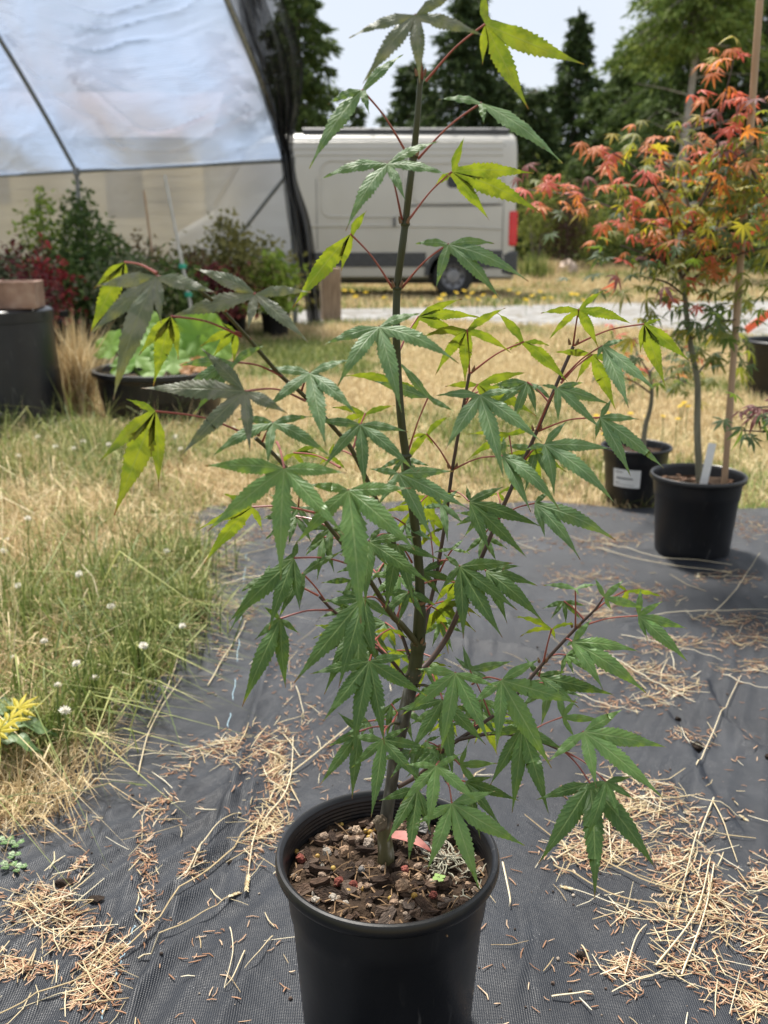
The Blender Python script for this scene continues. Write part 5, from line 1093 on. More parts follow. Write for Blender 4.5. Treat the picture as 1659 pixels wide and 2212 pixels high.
for (x_, y_, Y_, rr_n) in ((907, 1300, .97, 14), (904, 1390, .975, 15.5), (894, 1456, .975, 16), (868, 1562, .98, 15.5), (858, 622, .95, 10.5), (875, 484, .945, 10), (893, 338, .94, 9.5), (877, 985, .96, 11.5)):
    c_ = P(x_, y_, Y_); q_ = rr_n * mpp(Y_, y_); MB().lathe(c_ - Vector((0, 0, .002)), [(q_ * .85, 0), (q_ * 1.0, .0008), (q_ * 1.06, .002), (q_ * 1.0, .0034), (q_ * .8, .0046)], 14, lambda a, z: .06 * math.sin(3 * a + z * 900)).build('node_scar', bud_m if y_ > 1200 else bark_main, TREE)
kn = P(822, 1778, .978); k0 = link('graft_knot', pebble_mesh('knot', 77, 7, 10), pmat('knot_wood', [(.3, (.10, .075, .05)), (.7, (.26, .20, .13))], 120, .9, .6), TREE); k0.location = kn - org(TREE); k0.scale = (.019, .018, .022)
BRN = {'A': ([(901, 1391, .97, 15), (870, 1352, .955, 14), (843, 1325, .945, 13), (803, 1260, .925, 12), (755, 1194, .90, 12), (701, 1125, .875, 11), (650, 1055, .855, 10), (600, 990, .84, 10), (552, 946, .83, 11)], twig_y),
       'B': ([(899, 1307, .97, 14), (890, 1282, .965, 13), (862, 1205, .95, 13), (839, 1143, .94, 12), (817, 1089, .925, 12), (765, 981, .895, 12), (736, 941, .885, 11), (656, 854, .85, 11), (605, 810, .83, 11), (539, 734, .79, 10), (479, 668, .76, 9), (430, 625, .74, 9)], twig_y),
       'C': ([(888, 1431, .975, 8), (861, 1351, .99, 8), (835, 1290, 1.0, 7), (815, 1240, 1.005, 6)], twig_d),
       'D': ([(879, 1471, .975, 9), (850, 1432, .955, 8), (821, 1405, .94, 8), (799, 1384, .93, 7), (760, 1350, .91, 7), (723, 1322, .90, 7), (690, 1289, .89, 6)], twig_d),
       'E': ([(913, 1378, .985, 10), (922, 1330, .995, 10), (937, 1270, 1.005, 10), (950, 1200, 1.01, 10), (963, 1120, 1.015, 9), (977, 1015, 1.02, 9), (995, 910, 1.02, 8), (1014, 807, 1.02, 8)], twig_d),
       'F': ([(910, 1447, .98, 13), (935, 1420, .99, 13), (963, 1380, 1.0, 13), (985, 1335, 1.0, 12), (999, 1296, 1.005, 12), (1020, 1245, 1.01, 11), (1042, 1200, 1.01, 11), (1083, 1103, 1.015, 11), (1120, 1020, 1.02, 10), (1157, 937, 1.02, 10), (1204, 826, 1.025, 9), (1238, 749, 1.03, 9)], twig_d),
       'G': ([(860, 1700, .985, 10), (902, 1676, .985, 9), (934, 1648, .98, 9), (958, 1620, .975, 10), (993, 1596, .97, 9), (1045, 1561, .97, 8), (1101, 1517, .975, 8), (1172, 1434, .985, 8), (1243, 1358, .99, 7), (1283, 1319, .99, 6), (1301, 1295, .99, 5)], twig_d),
       'H': ([(990, 1598, .97, 8), (1069, 1584, .945, 8), (1150, 1596, .915, 7), (1220, 1624, .89, 7)], twig_d),
       'I': ([(896, 1483, .975, 7), (915, 1480, .96, 6), (945, 1488, .945, 5)], twig_y), 'J': ([(866, 1565, .98, 7), (850, 1562, .955, 6), (835, 1572, .935, 5)], twig_y), 'K': ([(945, 1642, .98, 6), (952, 1665, .965, 5), (965, 1690, .95, 5)], twig_d)}
for k_, (pts, m) in BRN.items(): wood('branch', pts, m, 5, 9)
for (x_, y_, Y_) in ((908, 168, .935), (893, 340, .938), (873, 486, .943), (858, 624, .948), (1014, 806, 1.02), (1238, 748, 1.03), (977, 1015, 1.02), (1159, 934, 1.02), (551, 945, .83), (903, 1393, .968), (908, 1302, .965), (1220, 1624, .89), (1243, 1358, .99), (1172, 1434, .985), (958, 1622, .973)):
    for s_ in (-1, 1):
        p_ = P(x_ + s_ * 7, y_ - 4, Y_ - .002); MB().tube([p_, p_ + Vector((s_ * .0012, -.001, .0035)), p_ + Vector((s_ * .002, -.001, .0065))], [.0018, .0016, .0003], 6).build('bud', bud_m, TREE)

def leaf_material(name, c0, c1, vein, tr, tf, spec, rough, tip, blot=None, sheen=0.0):
    m, t, l = newmat(name); out = t.nodes.new('ShaderNodeOutputMaterial'); p = t.nodes.new('ShaderNodeBsdfPrincipled'); tl = t.nodes.new('ShaderNodeBsdfTranslucent'); ms = t.nodes.new('ShaderNodeMixShader')
    uv = t.nodes.new('ShaderNodeUVMap'); sp = t.nodes.new('ShaderNodeSeparateXYZ'); l(uv.outputs[0], sp.inputs[0]); oi = t.nodes.new('ShaderNodeObjectInfo')
    def M(op, a, b=None, c=None):
        n = t.nodes.new('ShaderNodeMath'); n.operation = op
        for i, v in enumerate((a, b, c)):
            if v is None: continue
            if isinstance(v, (int, float)): n.inputs[i].default_value = v
            else: l(v, n.inputs[i])
        return n.outputs[0]
    u = M('ABSOLUTE', M('MULTIPLY_ADD', sp.outputs[0], 2.0, -1.0)); v = sp.outputs[1]
    def sstep(x, a, b, lo=0.0, hi=1.0):
        n = t.nodes.new('ShaderNodeMapRange'); n.interpolation_type = 'SMOOTHSTEP'; l(x, n.inputs[0]); n.inputs[1].default_value = a; n.inputs[2].default_value = b; n.inputs[3].default_value = lo; n.inputs[4].default_value = hi; return n.outputs[0]
    mid = sstep(u, .03, .11, 1, 0)
    side = M('SINE', M('MULTIPLY', M('SUBTRACT', v, M('MULTIPLY', u, .16)), 75.0)); sv = M('MULTIPLY', sstep(side, .78, 1.0), .30)
    vm = M('MAXIMUM', M('MULTIPLY', mid, .8), sv)
    def mixc(f, a, b):
        n = t.nodes.new('ShaderNodeMix'); n.data_type = 'RGBA'
        for s, v_ in ((0, f), (6, a), (7, b)):
            if isinstance(v_, (int, float)): n.inputs[s].default_value = v_
            elif isinstance(v_, tuple): n.inputs[s].default_value = (*v_, 1)
            else: l(v_, n.inputs[s])
        return n.outputs[2]
    nn = noise(t, 55, 5); c = mixc(M('MULTIPLY_ADD', nn, .8, M('MULTIPLY', M('SUBTRACT', oi.outputs['Random'], .5), .55)), c0, c1)
    if blot: c = mixc(sstep(noise(t, 42, 5, dist=.8), .47, .60, 0, .85), c, blot)
    c = mixc(sstep(noise(t, 85, 4, dist=.4), .70, .76, 0, .75), c, (.16, .085, .04))
    c = mixc(vm, c, vein)
    n2 = noise(t, 30, 3); tipm = sstep(M('ADD', v, M('MULTIPLY', M('SUBTRACT', n2, .5), .22)), .90, 1.0)
    c = mixc(M('MULTIPLY', tipm, .8), c, tip); edge = M('MULTIPLY', sstep(M('ADD', u, M('MULTIPLY', M('SUBTRACT', n2, .5), .5)), .95, 1.12), .55); c = mixc(edge, c, tip)
    l(c, p.inputs['Base Color']); p.inputs['Roughness'].default_value = rough; p.inputs['Specular IOR Level'].default_value = spec
    tcol = mixc(M('MULTIPLY', tipm, .8), mixc(M('MULTIPLY', vm, .5), mixc(sstep(noise(t, 70, 6, dist=.6), .35, .68), tuple(q * .62 for q in tr), (tr[0] * 1.75, tr[1] * 1.35, tr[2])), vein), tip); l(tcol, tl.inputs[0]); ms.inputs[0].default_value = tf
    hb = M('ADD', M('MULTIPLY', mid, -1.0), M('MULTIPLY', side, .22)); nb_ = bump(t, hb, .35, .0012); l(nb_, p.inputs['Normal'])
    l(p.outputs[0], ms.inputs[1]); l(tl.outputs[0], ms.inputs[2]); l(ms.outputs[0], out.inputs[0]); return m
TIP = (.22, .075, .045)
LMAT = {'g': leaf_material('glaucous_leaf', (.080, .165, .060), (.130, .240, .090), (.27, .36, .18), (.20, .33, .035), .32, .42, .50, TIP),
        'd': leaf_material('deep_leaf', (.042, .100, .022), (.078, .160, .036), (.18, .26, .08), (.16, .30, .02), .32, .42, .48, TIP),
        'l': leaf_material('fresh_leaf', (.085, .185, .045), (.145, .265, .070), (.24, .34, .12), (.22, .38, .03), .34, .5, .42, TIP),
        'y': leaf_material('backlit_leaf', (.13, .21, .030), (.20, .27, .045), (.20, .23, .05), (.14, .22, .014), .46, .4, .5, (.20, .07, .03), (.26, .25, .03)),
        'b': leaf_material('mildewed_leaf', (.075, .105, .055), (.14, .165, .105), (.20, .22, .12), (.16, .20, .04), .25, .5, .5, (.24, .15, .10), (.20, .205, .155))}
PROF_T = np.array([0, .10, .20, .30, .38, .48, .58, .68, .78, .87, .94, 1.0]); PROF_W = np.array([.55, .66, .82, .97, 1.0, .94, .78, .55, .32, .16, .08, .04])
def palm_leaf(cat, Yb, base, tips, att=None, tilt=None, wid=1.0, sag=None, depth=None):
    """one leaf: petiole end and lobe tips measured in the photo, put at its own distance with a tilted, arched blade"""
    rr = random.Random(int(base[0] * 7 + base[1] * 13)); under = cat == 'y'
    tl_ = tilt if tilt is not None else (rr.uniform(.35, .7) if under else -rr.uniform(.45, .85)); tx = rr.uniform(-.25, .25)
    pol = sorted([[math.atan2(y_ - base[1], x_ - base[0]), math.hypot(x_ - base[0], y_ - base[1])] for x_, y_ in tips])
    for _ in range(12):                                 # keep neighbouring lobes from lying on each other
        for i in range(len(pol) - 1):
            g_ = pol[i + 1][0] - pol[i][0]
            if g_ < .42: pol[i][0] -= (.42 - g_) * .3; pol[i + 1][0] += (.42 - g_) * .3
    tips = [(base[0] + l_ * math.cos(a_), base[1] + l_ * math.sin(a_)) for a_, l_ in pol]
    B = P(*base, Yb); mp = mpp(Yb, base[1]); T = []
    for (x_, y_) in tips:
        dy = (y_ - base[1]) * mp; dx = (x_ - base[0]) * mp; x_, y_ = base[0] + (x_ - base[0]) * 1.11, base[1] + (y_ - base[1]) * 1.11; T.append(P(x_, y_, Yb + tl_ * dy + tx * dx + rr.uniform(-.004, .004)))
    view = (Vector((0, 0, CAM_H)) - B).normalized(); Rt = Vector((1, 0, 0)); dn = Vector((0, tl_, -1)).normalized()
    N = Rt.cross(dn).normalized()
    if N.dot(view) < 0: N = -N
    if under: N = -N                                   # upper face of the blade
    # order the lobes by angle around the blade normal, starting at the widest gap
    e1 = (T[0] - B); e1 = (e1 - N * e1.dot(N)).normalized(); e2 = N.cross(e1)
    ang = [math.atan2((t_ - B).dot(e2), (t_ - B).dot(e1)) for t_ in T]; od = sorted(range(len(T)), key=lambda i: ang[i]); A = [ang[i] for i in od]; gaps = [(A[(i + 1) % len(A)] - A[i]) % (2 * math.pi) for i in range(len(A))]; s0 = (max(range(len(A)), key=lambda i: gaps[i]) + 1) % len(A)
    od = od[s0:] + od[:s0]; T = [T[i] for i in od]; Lm = max((t_ - B).length for t_ in T); nL = len(T)
    V, UV, FF = [], [], []
    def vert(p_, u_, v_): V.append(p_); UV.append((u_, v_)); return len(V) - 1
    c0 = vert(B.copy(), .5, 0.0)
    dirs = [(t_ - B).normalized() for t_ in T]; lens = [(t_ - B).length for t_ in T]
    def sinus(i, j):
        g_ = dirs[i].angle(dirs[j]); q = min(.40, max(.14, .078 / max(.05, math.sin(g_ / 2)))); q = q if g_ < R(110) else .10; bis = (dirs[i] + dirs[j]); bis = bis.normalized() if bis.length > .2 else dirs[i].cross(N)
        return B + bis * (q * (lens[i] + lens[j]) / 2) + N * (.0004 + sagv * .5 * q * (lens[i] + lens[j]) / 2)
    sagv = sag if sag is not None else rr.uniform(.05, .13); SN = []
    for i in range(nL - 1): SN.append(vert(sinus(i, i + 1), .0, .12))
    for i in range(nL):
        L_ = lens[i]; D = dirs[i]; W_ = (D.cross(N)).normalized(); hw = (.084 * L_ + .013 * Lm) * wid * rr.uniform(.9, 1.08)
        twist = rr.uniform(-.35, .35); tipc = rr.uniform(-.04, .04) * L_; sg = sagv * rr.uniform(.6, 1.4)
        ctrl = B + (T[i] - B) * .5 + N * (sg * 2 * L_)
        def cv(t_): return B * (1 - t_) ** 2 + ctrl * (2 * t_ * (1 - t_)) + T[i] * t_ ** 2
        nt_ = 14; ts = []; t0 = .24
        for k in range(nt_):
            a_ = t0 + (1 - t0) * k / nt_; b_ = t0 + (1 - t0) * (k + .78) / nt_; am = rr.uniform(.05, .16); ts += [(a_ + rr.uniform(-.006, .006), 1 - am * .8), (b_ + rr.uniform(-.008, .008), 1 + am if k < nt_ - 1 else .9)]
        Lc, Mc, Rc = [], [], []
        for (t_, f_) in ts:
            wv = float(np.interp(t_, PROF_T, PROF_W)) * hw * f_; c_ = cv(t_) + W_ * (tipc * t_ * t_); tw_ = twist * t_; Wd = (W_ * math.cos(tw_) + N * math.sin(tw_)); rp_ = N * (.0006 * math.sin(t_ * 26 + i * 2 + base[0]))
            Lc.append(vert(c_ - Wd * wv - N * wv * .22 + rp_, 0.0, t_)); Mc.append(vert(c_, .5, t_)); Rc.append(vert(c_ + Wd * wv - N * wv * .22 - rp_, 1.0, t_))
        tp = vert(T[i] + W_ * tipc, .5, 1.0)
        # join the lobe root to the sinuses on both sides: W_ = D x N points to the previous (clockwise) side
        FF.append((c0, Mc[0], Lc[0])); FF.append((c0, Rc[0], Mc[0]))
        if i < nL - 1: FF.append((c0, Lc[0], SN[i])); pass
        if i > 0: FF.append((c0, SN[i - 1], Rc[0])); pass
        for k in range(len(ts) - 1): FF.append((Lc[k], Mc[k], Mc[k + 1], Lc[k + 1])); FF.append((Mc[k], Rc[k], Rc[k + 1], Mc[k + 1]))
        FF.append((Lc[-1], Mc[-1], tp)); FF.append((Mc[-1], Rc[-1], tp))
    me = bpy.data.meshes.new('leaf'); me.from_pydata([tuple(v - B) for v in V], [], FF); me.update()
    ul = me.uv_layers.new(name='UVMap'); li = np.zeros(len(me.loops), np.int32); me.loops.foreach_get('vertex_index', li); ul.data.foreach_set('uv', np.array(UV, np.float32)[li].ravel())
    me.polygons.foreach_set('use_smooth', np.ones(len(me.polygons), bool))
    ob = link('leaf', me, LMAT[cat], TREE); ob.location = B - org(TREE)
    if att is None:
        best = min(BSAMP, key=lambda s: math.hypot(s[0] - base[0], s[1] - base[1] - 25) + 900 * abs(s[2] - Yb) + (60 if math.hypot(s[0] - base[0], s[1] - base[1]) < 35 else 0)); A0 = P(*best)
    else: A0 = P(att[0], att[1], att[2] if len(att) > 2 else min(BSAMP, key=lambda s: math.hypot(s[0] - att[0], s[1] - att[1]))[2])
    ln = (B - A0).length; md = A0.lerp(B, .5) + Vector((0, 0, .06 * ln)); pp = smooth_path([A0, md, B], 6); MB().tube(pp, lerp_list([.0013, .0008, .0010], len(pp)), 6).build('petiole', pet_m, ob)
    return ob
LEAVES = [
 ('b', .80, (897, 32), [(768, 79), (798, 171), (907, 166), (1032, 75), (984, -8)], (912, 170, .934), -.35), ('y', .90, (1048, 52), [(1044, -22), (1044, 133), (1133, 218), (1238, 137)], (920, 175, .934), .2),
 ('g', .90, (782, 194), [(861, 123), (794, 242), (716, 222), (675, 347)], (878, 330, .94)), ('g', .91, (1040, 222), [(957, 214), (1046, 264), (1199, 340)], (903, 343, .94)),
 ('g', .88, (837, 353), [(704, 389), (752, 484), (872, 428), (962, 377), (938, 312)], (868, 474, .943)), ('y', .93, (976, 371), [(998, 302), (1137, 371), (1151, 450), (1050, 466), (942, 400)], (885, 472, .944)),
 ('y', .91, (757, 505), [(787, 459), (731, 577), (662, 662)], (848, 622, .95)), ('g', .90, (969, 527), [(900, 525), (941, 614), (1068, 638), (1124, 602), (1060, 525)], (868, 622, .95)),
 ('b', .70, (338, 597), [(222, 620), (208, 714), (276, 845), (342, 690), (456, 628)], (430, 625, .74), -.3), ('y', .72, (270, 566), [(196, 705), (214, 625), (262, 612)], (338, 590, .70)),
 ('b', .75, (552, 634), [(434, 581), (382, 683), (537, 706), (656, 730), (660, 628)], (484, 672, .762), -.5), ('y', .74, (369, 683), [(322, 770), (341, 822), (362, 768)], (521, 727, .785)),
 ('y', .78, (509, 716), [(436, 745), (462, 772), (503, 782), (480, 700)], (541, 733, .79)), ('b', .76, (529, 845), [(325, 847), (445, 760), (406, 978), (543, 963), (612, 890)], (660, 866, .85), -.5),
 ('g', .79, (503, 782), [(398, 847), (565, 748), (398, 790), (428, 886)], (608, 812, .83)), ('y', .78, (336, 888), [(278, 865), (228, 992), (259, 1094), (325, 1036)], (545, 944, .83), .25),
 ('g', .82, (670, 805), [(580, 796), (580, 879), (700, 950), (765, 887), (750, 781)], (650, 848, .85)), ('g', .82, (590, 912), [(467, 981), (576, 1000), (707, 978), (667, 901), (520, 905)], (565, 958, .833)),
 ('g', .87, (778, 916), [(689, 912), (700, 1003), (790, 1047), (884, 1010), (872, 930)], (748, 955, .89)), ('l', .77, (614, 1012), [(458, 1011), (464, 1138), (601, 1230), (732, 1142), (737, 1018)], (598, 955, .84), -.55),
 ('l', .79, (753, 1058), [(670, 1045), (648, 1163), (787, 1318), (886, 1172), (875, 1058)], (700, 1115, .874), -.6), ('y', .86, (545, 1095), [(446, 1205), (439, 1142), (486, 1069), (566, 1142)], (682, 1108, .867)),
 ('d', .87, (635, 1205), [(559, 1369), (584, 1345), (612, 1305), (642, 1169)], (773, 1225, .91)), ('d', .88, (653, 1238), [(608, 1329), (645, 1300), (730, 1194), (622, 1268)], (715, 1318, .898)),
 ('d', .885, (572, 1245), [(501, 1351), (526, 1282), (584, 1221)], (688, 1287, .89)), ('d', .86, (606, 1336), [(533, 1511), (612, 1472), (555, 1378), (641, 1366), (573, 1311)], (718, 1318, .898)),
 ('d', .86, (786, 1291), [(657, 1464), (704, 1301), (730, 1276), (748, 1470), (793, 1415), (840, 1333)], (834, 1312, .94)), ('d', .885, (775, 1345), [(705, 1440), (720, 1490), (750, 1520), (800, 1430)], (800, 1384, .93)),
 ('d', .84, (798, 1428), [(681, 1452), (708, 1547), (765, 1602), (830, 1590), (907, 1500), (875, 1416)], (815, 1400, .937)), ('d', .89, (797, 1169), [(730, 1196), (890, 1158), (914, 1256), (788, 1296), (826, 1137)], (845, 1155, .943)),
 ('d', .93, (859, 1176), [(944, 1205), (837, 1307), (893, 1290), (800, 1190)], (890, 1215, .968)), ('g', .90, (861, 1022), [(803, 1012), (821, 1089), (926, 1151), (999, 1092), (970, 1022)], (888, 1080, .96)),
 ('g', .87, (819, 705), [(713, 742), (736, 830), (861, 874), (972, 782), (902, 680)], (856, 795, .955)), ('y', .99, (903, 684), [(991, 652), (1028, 698), (1000, 716), (890, 722)], (860, 765, .957)),
 ('y', .98, (1009, 712), [(921, 726), (944, 802), (1003, 820), (1097, 756), (1083, 668)], (1014, 806, 1.02)), ('y', .99, (1132, 738), [(1079, 684), (1102, 758), (1218, 816), (1185, 747)], (1017, 806, 1.02)),
 ('y', .99, (856, 826), [(755, 812), (899, 842), (868, 790)], (862, 880, .957)), ('g', .97, (924, 860), [(815, 828), (866, 784), (977, 886)], (882, 975, .96)),
 ('y', 1.03, (1032, 830), [(968, 833), (1130, 809), (1148, 890), (1060, 880)], (1002, 880, 1.02)), ('g', .95, (1037, 853), [(949, 856), (968, 960), (1081, 1017), (1157, 948), (1116, 844)], (1000, 890, 1.02)),
 ('y', .99, (1250, 668), [(1176, 677), (1190, 733), (1292, 742), (1356, 696), (1301, 633)], (1238, 747, 1.03)), ('y', .98, (1391, 700), [(1384, 756), (1433, 821), (1477, 775), (1428, 691)], (1241, 746, 1.03)),
 ('y', 1.02, (1280, 765), [(1204, 763), (1250, 821), (1324, 874), (1333, 791)], (1211, 828, 1.025)), ('g', .98, (1301, 747), [(1347, 735), (1366, 863), (1398, 844), (1290, 770)], (1213, 820, 1.025)),
 ('g', .97, (1204, 837), [(1169, 833), (1204, 907), (1292, 923), (1306, 870), (1257, 826)], (1160, 930, 1.02)), ('g', .96, (1296, 902), [(1320, 865), (1287, 946), (1363, 1015), (1417, 1006), (1373, 904)], (1162, 932, 1.02)),
 ('g', .95, (1176, 960), [(1137, 971), (1197, 1062), (1315, 1076), (1310, 974), (1218, 914)], (1128, 1002, 1.02)), ('g', .96, (1086, 985), [(1088, 946), (1148, 1090), (1195, 1094), (1143, 1006), (1075, 1000)], (980, 1014, 1.02)),
 ('g', .97, (1155, 1087), [(1296, 1191), (1241, 1200), (1182, 1066), (1190, 1150)], (1075, 1122, 1.014)), ('y', 1.04, (1100, 941), [(1018, 941), (1018, 992), (1153, 923)], (1112, 1035, 1.02)),
 ('g', .96, (954, 1090), [(912, 1099), (968, 1164), (1000, 1130), (990, 1060), (930, 1062)], (966, 1105, 1.016)), ('d', .97, (1014, 1083), [(1009, 1052), (1083, 1057), (1153, 1145), (1120, 1200), (1062, 1180)], (972, 1060, 1.018)),
 ('y', .92, (789, 893), [(722, 881), (728, 916), (847, 879), (770, 930)], (762, 972, .895)), ('y', 1.0, (921, 937), [(968, 904), (884, 950), (880, 997), (935, 964)], (974, 1012, 1.02)),
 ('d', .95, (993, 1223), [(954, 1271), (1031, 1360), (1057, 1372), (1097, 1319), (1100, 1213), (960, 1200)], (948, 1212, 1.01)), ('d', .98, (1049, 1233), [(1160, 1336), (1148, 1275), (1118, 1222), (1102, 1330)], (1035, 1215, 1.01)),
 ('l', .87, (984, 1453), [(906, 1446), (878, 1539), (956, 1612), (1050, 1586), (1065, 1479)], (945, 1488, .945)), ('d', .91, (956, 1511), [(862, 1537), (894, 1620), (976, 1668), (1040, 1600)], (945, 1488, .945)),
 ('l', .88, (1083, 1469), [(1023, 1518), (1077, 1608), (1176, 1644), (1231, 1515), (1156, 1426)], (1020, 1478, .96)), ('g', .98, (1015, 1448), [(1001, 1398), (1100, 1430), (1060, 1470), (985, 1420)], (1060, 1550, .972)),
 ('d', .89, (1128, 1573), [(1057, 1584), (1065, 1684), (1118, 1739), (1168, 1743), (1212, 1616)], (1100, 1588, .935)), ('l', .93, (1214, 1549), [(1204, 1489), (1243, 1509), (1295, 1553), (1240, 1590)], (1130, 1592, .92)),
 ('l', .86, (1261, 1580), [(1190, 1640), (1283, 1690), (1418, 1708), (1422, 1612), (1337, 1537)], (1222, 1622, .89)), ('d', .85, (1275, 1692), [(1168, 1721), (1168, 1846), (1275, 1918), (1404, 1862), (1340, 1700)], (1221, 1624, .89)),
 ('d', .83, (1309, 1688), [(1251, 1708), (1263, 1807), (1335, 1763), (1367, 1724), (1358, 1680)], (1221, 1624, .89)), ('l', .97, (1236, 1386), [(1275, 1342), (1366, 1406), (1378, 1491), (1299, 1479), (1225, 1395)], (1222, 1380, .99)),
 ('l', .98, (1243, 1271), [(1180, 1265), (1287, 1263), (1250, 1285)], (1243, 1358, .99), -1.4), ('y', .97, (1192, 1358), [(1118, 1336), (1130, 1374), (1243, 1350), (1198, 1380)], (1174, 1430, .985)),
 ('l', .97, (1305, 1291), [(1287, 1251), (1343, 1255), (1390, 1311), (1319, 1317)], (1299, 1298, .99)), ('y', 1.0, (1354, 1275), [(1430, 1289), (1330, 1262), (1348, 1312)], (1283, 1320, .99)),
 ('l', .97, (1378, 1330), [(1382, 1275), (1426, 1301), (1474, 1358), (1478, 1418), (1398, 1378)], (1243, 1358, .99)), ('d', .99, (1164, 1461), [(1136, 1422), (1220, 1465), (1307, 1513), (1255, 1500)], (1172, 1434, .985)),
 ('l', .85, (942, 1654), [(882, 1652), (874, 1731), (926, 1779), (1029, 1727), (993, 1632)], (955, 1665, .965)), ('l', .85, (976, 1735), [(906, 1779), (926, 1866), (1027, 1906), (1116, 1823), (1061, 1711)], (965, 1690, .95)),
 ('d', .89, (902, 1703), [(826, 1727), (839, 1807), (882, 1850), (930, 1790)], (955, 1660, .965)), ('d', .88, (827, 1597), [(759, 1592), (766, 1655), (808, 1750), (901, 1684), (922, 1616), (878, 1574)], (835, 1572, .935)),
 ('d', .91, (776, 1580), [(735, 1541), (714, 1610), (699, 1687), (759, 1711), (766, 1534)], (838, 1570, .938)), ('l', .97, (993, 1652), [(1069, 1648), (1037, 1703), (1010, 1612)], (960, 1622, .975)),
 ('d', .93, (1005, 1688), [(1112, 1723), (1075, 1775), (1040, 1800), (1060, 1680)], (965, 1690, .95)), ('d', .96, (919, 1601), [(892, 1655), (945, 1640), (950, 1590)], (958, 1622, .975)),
 ('y', 1.0, (864, 1285), [(905, 1315), (868, 1330), (830, 1270)], (860, 1350, .99)), ('y', .96, (635, 978), [(600, 1003), (701, 991), (660, 1010), (690, 965)], (735, 1010, .9)),
 ('d', .98, (759, 1252), [(700, 1258), (738, 1310), (780, 1228), (772, 1300)], (815, 1240, 1.005)), ('l', 1.0, (977, 1187), [(940, 1192), (1012, 1196), (1000, 1168)], (950, 1235, 1.01)),
 ('d', .99, (845, 1520), [(810, 1560), (835, 1590), (870, 1505)], (868, 1560, .98)), ('y', 1.03, (930, 1150), [(905, 1185), (955, 1190), (965, 1140)], (940, 1262, 1.005)), ('d', 1.0, (700, 1160), [(662, 1200), (690, 1245), (722, 1230)], (755, 1194, .9)),
 ('y', 1.05, (1075, 1065), [(1040, 1080), (1130, 1060), (1095, 1090)], (1083, 1103, 1.015)), ('y', .98, (712, 985), [(690, 1005), (745, 1015), (722, 960)], (765, 985, .895)), ('d', 1.02, (830, 1215), [(800, 1260), (845, 1265), (870, 1230)], (815, 1240, 1.005)),
]
for L_ in LEAVES: palm_leaf(*L_)
rx = random.Random(31)
for k in range(46):                                       # smaller leaves deeper in the crown, behind the measured ones
    s = rx.choice([q for q in BSAMP if 960 < q[1] < 1640 or (q[0] > 930 and 850 < q[1] < 1640)]); a_ = rx.uniform(0, 6.28)
    bx, by = s[0] + rx.uniform(35, 85) * math.cos(a_), s[1] + rx.uniform(10, 60) * math.sin(a_) - 10; Ln_ = rx.uniform(55, 105); mid_ = math.pi / 2 + rx.uniform(-.7, .7) + (.35 if bx < s[0] else -.35); n_ = rx.choice((4, 5, 5)); sp_ = rx.uniform(.55, .78)
    tp_ = [(bx + Ln_ * (1 - .13 * abs(j - (n_ - 1) / 2)) * math.cos(mid_ + sp_ * (j - (n_ - 1) / 2)), by + Ln_ * rx.uniform(.7, 1.0) * (1 - .13 * abs(j - (n_ - 1) / 2)) * math.sin(mid_ + sp_ * (j - (n_ - 1) / 2))) for j in range(n_)]
    palm_leaf(rx.choice(('d', 'd', 'l', 'y', 'g') if by > 1150 else ('g', 'y', 'd', 'g')), s[2] + rx.uniform(.005, .07), (bx, by), tp_, s)

# ============================================================ LITTER ON THE CLOTH
def sticks(name, XY, Ln, Rd, m, seed, curve=.12, tilt=.12, zoff=.0015, ang=None):
    """thin three sided bent sticks lying on the cloth"""
    r = np.random.default_rng(seed); n = len(XY); a = r.uniform(0, 6.2832, n) if ang is None else ang + r.normal(0, .45, n)
    z = mat_z(XY[:, 0], XY[:, 1]) + zoff; c = np.stack([XY[:, 0], XY[:, 1], z], 1); d = np.stack([np.cos(a), np.sin(a), r.normal(0, tilt, n)], 1); s = np.stack([-np.sin(a), np.cos(a), np.zeros(n)], 1); bend = (r.normal(0, curve, n) * Ln)[:, None]
    V = np.zeros((n, 3, 3, 3))
    for j, t in enumerate((-.5, 0, .5)):
        cc = c + d * (Ln * t)[:, None] + s * bend * (0.25 - t * t) * 2; cc[:, 2] = np.maximum(cc[:, 2] + r.uniform(0, .001, n), z - .001); rr = Rd * (1.0 if j == 1 else .65)
        for k in range(3):
            an = 2.0944 * k + .5; V[:, j, k] = cc + s * (np.cos(an) * rr)[:, None] + np.array([0, 0, 1.0]) * (np.sin(an) * rr)[:, None]
    b = (np.arange(n) * 9)[:, None]; F_ = []
    for j in (0, 1):
        for k in range(3): F_ += [j * 3 + k, j * 3 + (k + 1) % 3, (j + 1) * 3 + (k + 1) % 3, (j + 1) * 3 + k]
    return link(name, fast_mesh(name, V.reshape(-1, 3), (b + np.array(F_)[None]).ravel(), np.full(6 * n, 4)), m)
needle_m = pmat('rusty_needles', [(0, (.24, .125, .07)), (.4, (.36, .20, .12)), (.75, (.48, .31, .20)), (1, (.62, .48, .34))], rough=.75, island=True, spec=.2)
pale_m = pmat('pale_straw', [(0, (.44, .32, .17)), (.4, (.64, .52, .31)), (.75, (.76, .66, .44)), (1, (.85, .78, .60))], rough=.65, island=True, spec=.3, trans='same', tfac=.15)
